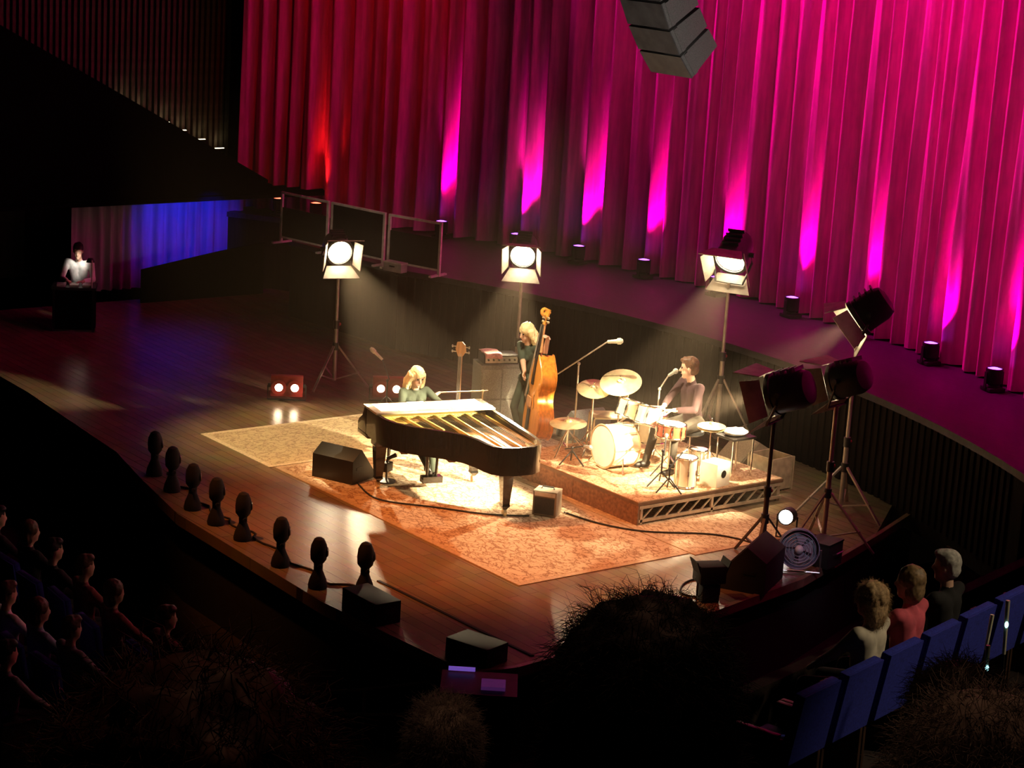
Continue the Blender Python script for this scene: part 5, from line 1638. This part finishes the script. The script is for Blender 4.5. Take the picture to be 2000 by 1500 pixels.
# stalls listeners in front of the stage, facing upstage
PINK = M('pink_shirt', (0.62, 0.10, 0.14), 0.9)
BLUECL = M('pale_blue_cloth', (0.30, 0.33, 0.48), 0.9)
REDCL = M('maroon_cloth', (0.22, 0.06, 0.05), 0.9)
GREYCL = M('grey_cloth', (0.22, 0.20, 0.20), 0.9)
CREAM = M('cream_cloth', (0.62, 0.56, 0.44), 0.9)
BLKCL = M('black_cloth', (0.010, 0.009, 0.009), 0.9)
aud = [(2.60, -4.05, BLKCL, DARKHAIR, 'short', 'dark-haired listener in black farthest down the stalls front row'),
       (3.25, -3.95, BLKCL, BROWNHAIR, 'bob', 'listener with a brown bob and black top in the stalls front row'),
       (3.95, -4.00, BLKCL, DARKHAIR, 'short', 'dark-haired listener in black near the middle of the stalls front row'),
       (4.60, -3.95, REDCL, BROWNHAIR, 'short', 'brown-haired listener in maroon in the stalls front row'),
       (5.47, -4.05, REDCL, BROWNHAIR, 'bob', 'listener with a brown bob and maroon top in the stalls front row'),
       (6.40, -3.95, REDCL, REDHAIR, 'short', 'auburn-haired listener in maroon at the near end of the stalls front row'),
       (5.02, -5.02, WHITE, BROWNHAIR, 'short', 'listener in a white top in the second stalls row'),
       (5.62, -4.95, BLUECL, BROWNHAIR, 'bob', 'listener in a pale blue top in the second stalls row'),
       (6.24, -4.90, GREYCL, BROWNHAIR, 'short', 'listener in a grey top in the second stalls row'),
       (6.56, -5.72, GREYCL, DARKHAIR, 'short', 'dark-haired listener in grey in the third stalls row')]
for x, y, tp, hm, hs_, lb in aud:
    rz = math.radians(92 + random.uniform(-8, 4))
    seat((x, y, SZ), rz, 'seat under the ' + lb, 'stalls seats')
    person(lb, (x, y, SZ), rz, tp, BLKCL, hm, hs_, seat_h=0.475, lean=-0.05, head=(random.uniform(-0.3, 0.1), 0), voxel=0.024, fingers=False, group='stalls audience')

# side terrace: slabs stepping down to the stage
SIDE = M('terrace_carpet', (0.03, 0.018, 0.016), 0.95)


def plan(depth, right):
    return V((CAM.x, CAM.y, 0)) + FW * depth + RT * right


trn = Matrix((RT, FW, UPZ)).transposed()
faceyaw = math.atan2(FW.y, FW.x)
steps_ = [(0.4, 1.95, 5.52), (1.95, 2.70, 5.33), (2.70, 3.50, 5.12), (3.50, 4.35, 4.80), (4.35, 5.6, 4.34)] + [(5.6 + 1.0 * k, 6.6 + 1.0 * k, 3.98 - 0.36 * k) for k in range(8)] + [(13.6, 14.7, 1.12)]
for i, (d0, d1, z) in enumerate(steps_):
    c = plan((d0 + d1) / 2, 0.5)
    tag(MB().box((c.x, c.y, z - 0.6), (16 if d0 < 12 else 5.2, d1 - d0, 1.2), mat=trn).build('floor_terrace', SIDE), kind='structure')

# right-hand terrace row with blue seats, facing the stage
TZ = 1.20
ra, rb_ = V((14.30, -3.25, 0)), V((13.35, 0.65, 0))
rdir = (rb_ - ra).normalized()
rn = V((-rdir.y, rdir.x, 0))           # towards the stage
if rn.x > 0:
    rn = -rn
ryaw = math.atan2(rn.y, rn.x)
c = (ra + rb_) / 2
Rr = Matrix((rdir, rn, UPZ)).transposed()
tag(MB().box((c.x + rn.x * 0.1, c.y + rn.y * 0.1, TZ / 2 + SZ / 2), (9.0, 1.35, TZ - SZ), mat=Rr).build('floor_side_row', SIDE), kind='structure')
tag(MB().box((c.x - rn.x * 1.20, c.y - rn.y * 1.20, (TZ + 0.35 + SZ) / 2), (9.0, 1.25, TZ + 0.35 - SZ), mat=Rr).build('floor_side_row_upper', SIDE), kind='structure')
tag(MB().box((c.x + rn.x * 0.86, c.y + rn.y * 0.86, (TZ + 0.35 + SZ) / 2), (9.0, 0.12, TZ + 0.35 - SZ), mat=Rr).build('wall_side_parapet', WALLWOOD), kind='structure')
def rowpt(s_, off=0.0):
    return ra + rdir * s_ + rn * off
slab = ['empty blue theatre seat at the open end of the side row', 'empty blue theatre seat before the curly-haired listener', 'blue theatre seat under the curly-haired listener', 'blue theatre seat under the listener in pink',
        'blue theatre seat under the grey-haired listener in black', 'empty blue theatre seat just past the grey-haired listener in black', 'empty blue theatre seat second past the grey-haired listener in black']
for k in range(7):
    p = rowpt(-0.15 + 0.60 * k)
    seat((p.x, p.y, TZ), ryaw, slab[k], 'blue seats in the side row')
for k in range(3):
    p = rowpt(2.95 + 0.60 * k, -1.15)
    seat((p.x, p.y, TZ + 0.35), ryaw, 'empty blue theatre seat in the row above the side row', 'blue seats in the upper side row')
CURLY = M('blonde_curls', (0.50, 0.33, 0.17), 0.7, scale=50, var=0.4)
LIGHTBR = M('light_brown_hair', (0.24, 0.15, 0.07), 0.6, scale=40, var=0.4)
for s_, tp, hm, hs_, lb in ((1.05, CREAM, CURLY, 'curly', 'listener with pale curly hair and cream top in the side row'),
                            (1.65, PINK, LIGHTBR, 'bob', 'listener in a bright pink top in the side row'),
                            (2.25, BLKCL, GREYHAIR, 'short', 'grey-haired listener in black in the side row')):
    p = rowpt(s_)
    person(lb, (p.x, p.y, TZ), ryaw, tp, BLKCL, hm, hs_, seat_h=0.475, lean=-0.02, head=(0.25, 0.05), voxel=0.016, fingers=False, s=1.02, strands=3000 if hs_ == 'curly' else 0)
# lit aisle posts
POSTM = M('pale_post', (0.85, 0.80, 0.62), 0.4, 0.2)
TEAL = M('teal_lens', (0.4, 0.9, 0.9), 0.3, emit=(0.45, 0.95, 1.0), es=2.5)
for x, y, z0, z1, tx, lb in ((15.25, -2.09, 1.55, 2.80, -0.05, 'tall pale aisle post with a teal light beside the blue seats'), (15.58, -2.68, 1.55, 2.68, -0.04, 'shorter pale aisle post with a teal light in the row above the blue seats'), (14.62, -1.62, 1.55, 2.42, 0.06, 'plain pale aisle post behind the grey-haired listener')):
    t = thing('aisle_post', lb, 'post', (x, y, z0))
    tp_ = V((RT.x * tx, RT.y * tx, z1 - z0))
    MB().lathe([(0.05, 0), (0.05, 0.012), (0.02, 0.02)], 14).build('base', BLACK, t)
    MB().cyl((0, 0, 0.015), tp_ * 0.68, 0.010, n=8).build('lower_rod', BLACK, t)
    MB().cyl(tp_ * 0.68, tp_, 0.013, 0.016, 10).build('upper_rod', POSTM, t)
    if 'teal' in lb:
        MB().ball(tp_ * 0.86 - V((FW.x, FW.y, 0)) * 0.016, (0.014, 0.014, 0.024), 8, 6).build('lens', TEAL, t)

# people in the rows right in front of the viewer
fg = [(1.60, -0.24, 5.52, REDHAIR, 'curly', REDCL, 'near listener with a big head of auburn hair, back turned', 1.07),
      (2.92, 0.22, 5.12, DARKHAIR, 'curly', BLKCL, 'near listener with dark bushy hair and broad dark shoulders, back turned', 1.10),
      (4.75, -0.11, 4.34, GREYHAIR, 'short', BLKCL, 'listener with short grey hair low between the two near listeners', 0.95),
      (3.94, 0.91, 4.80, DARKHAIR, 'bob', BLKCL, 'dark-haired listener behind the blue seats, back turned', 0.97),
      (2.32, 0.57, 5.33, GREYHAIR, 'bob', GREYCL, 'grey-haired listener in front of the dark-haired one by the blue seats', 1.0)]
for d_, r_, z, hm, hs_, tp, lb, sc in fg:
    p = plan(d_, r_)
    seat((p.x, p.y, z), faceyaw, 'theatre seat under the ' + lb, 'near terrace seats')
    person(lb, (p.x, p.y, z), faceyaw, tp, BLKCL, hm, hs_, seat_h=0.475, lean=0.0, head=(0.0, 0.05), voxel=0.012, fingers=False, s=sc, strands=9000)

# ------------------------------------------------------------------ rail and lit desk below the stage corner
hb = plan(14.1, -0.8)
t = thing('handrail', 'thin metal handrail in the dark below the stage corner', 'rail', (hb.x, hb.y, 1.12), 0)
rp = [plan(14.06, -1.35) - hb, plan(14.10, -0.44) - hb]
for k in range(2):
    p, q = rp
    MB().cyl((p.x, p.y, 0.78 - 0.14 * k), (q.x, q.y, 0.93 - 0.24 * k), 0.012, n=8).build('rail', STEEL, t)
for u_ in (0.02, 0.5, 0.98):
    p = rp[0].lerp(rp[1], u_)
    MB().cyl((p.x, p.y, 0), (p.x, p.y, 0.78 + 0.15 * u_), 0.012, n=8).build('post', STEEL, t)
dkp = plan(14.2, -0.10)
t = thing('mixing_desk', 'small black desk with purple-lit panel below the stage corner', 'desk', (dkp.x, dkp.y, 1.12), faceyaw)
MB().box((0, 0, 0.45), (0.40, 0.50, 0.86)).build('desk_body', MATBLACK, t, bevel=0.01)
MB().box((0.0, 0, 0.89), (0.44, 0.54, 0.03)).build('desk_top', BLACK, t)
MB().box((-0.05, -0.10, 0.918), (0.16, 0.17, 0.025)).build('panel', M('purple_panel', (0.2, 0.1, 0.3), 0.4, emit=(0.35, 0.08, 0.5), es=0.10), t)
MB().box((0.19, 0.13, 0.93), (0.03, 0.19, 0.022)).build('light_strip', M('violet_strip', (0.3, 0.1, 0.6), 0.4, emit=(0.35, 0.18, 1.0), es=0.35), t)
# ------------------------------------------------------------------ thin stage haze that shows the lamp beams
hz = bpy.data.materials.new('stage_haze')
hz.use_nodes = True
nt = hz.node_tree
nt.nodes.remove(nt.nodes['Principled BSDF'])
vsn = nt.nodes.new('ShaderNodeVolumeScatter')
vsn.inputs['Density'].default_value = 0.007
vsn.inputs['Anisotropy'].default_value = 0.35
vsn.inputs['Color'].default_value = (1.0, 0.80, 0.62, 1)
tcn = nt.nodes.new('ShaderNodeTexCoord')
sep = nt.nodes.new('ShaderNodeSeparateXYZ')
mrn = nt.nodes.new('ShaderNodeMapRange')
mrn.inputs['From Min'].default_value = 2.4
mrn.inputs['From Max'].default_value = 5.0
mrn.inputs['To Min'].default_value = 0.008
mrn.inputs['To Max'].default_value = 0.0
nt.links.new(tcn.outputs['Object'], sep.inputs[0])
nt.links.new(sep.outputs['Z'], mrn.inputs['Value'])
nt.links.new(mrn.outputs[0], vsn.inputs['Density'])
nt.links.new(vsn.outputs[0], nt.nodes['Material Output'].inputs['Volume'])
tag(MB().box((3.7, 2.4, 2.55), (9.6, 7.0, 5.0)).build('haze', hz), 'thin smoky haze hanging over the band', 'haze', kind='stuff')
bpy.context.view_layer.update()
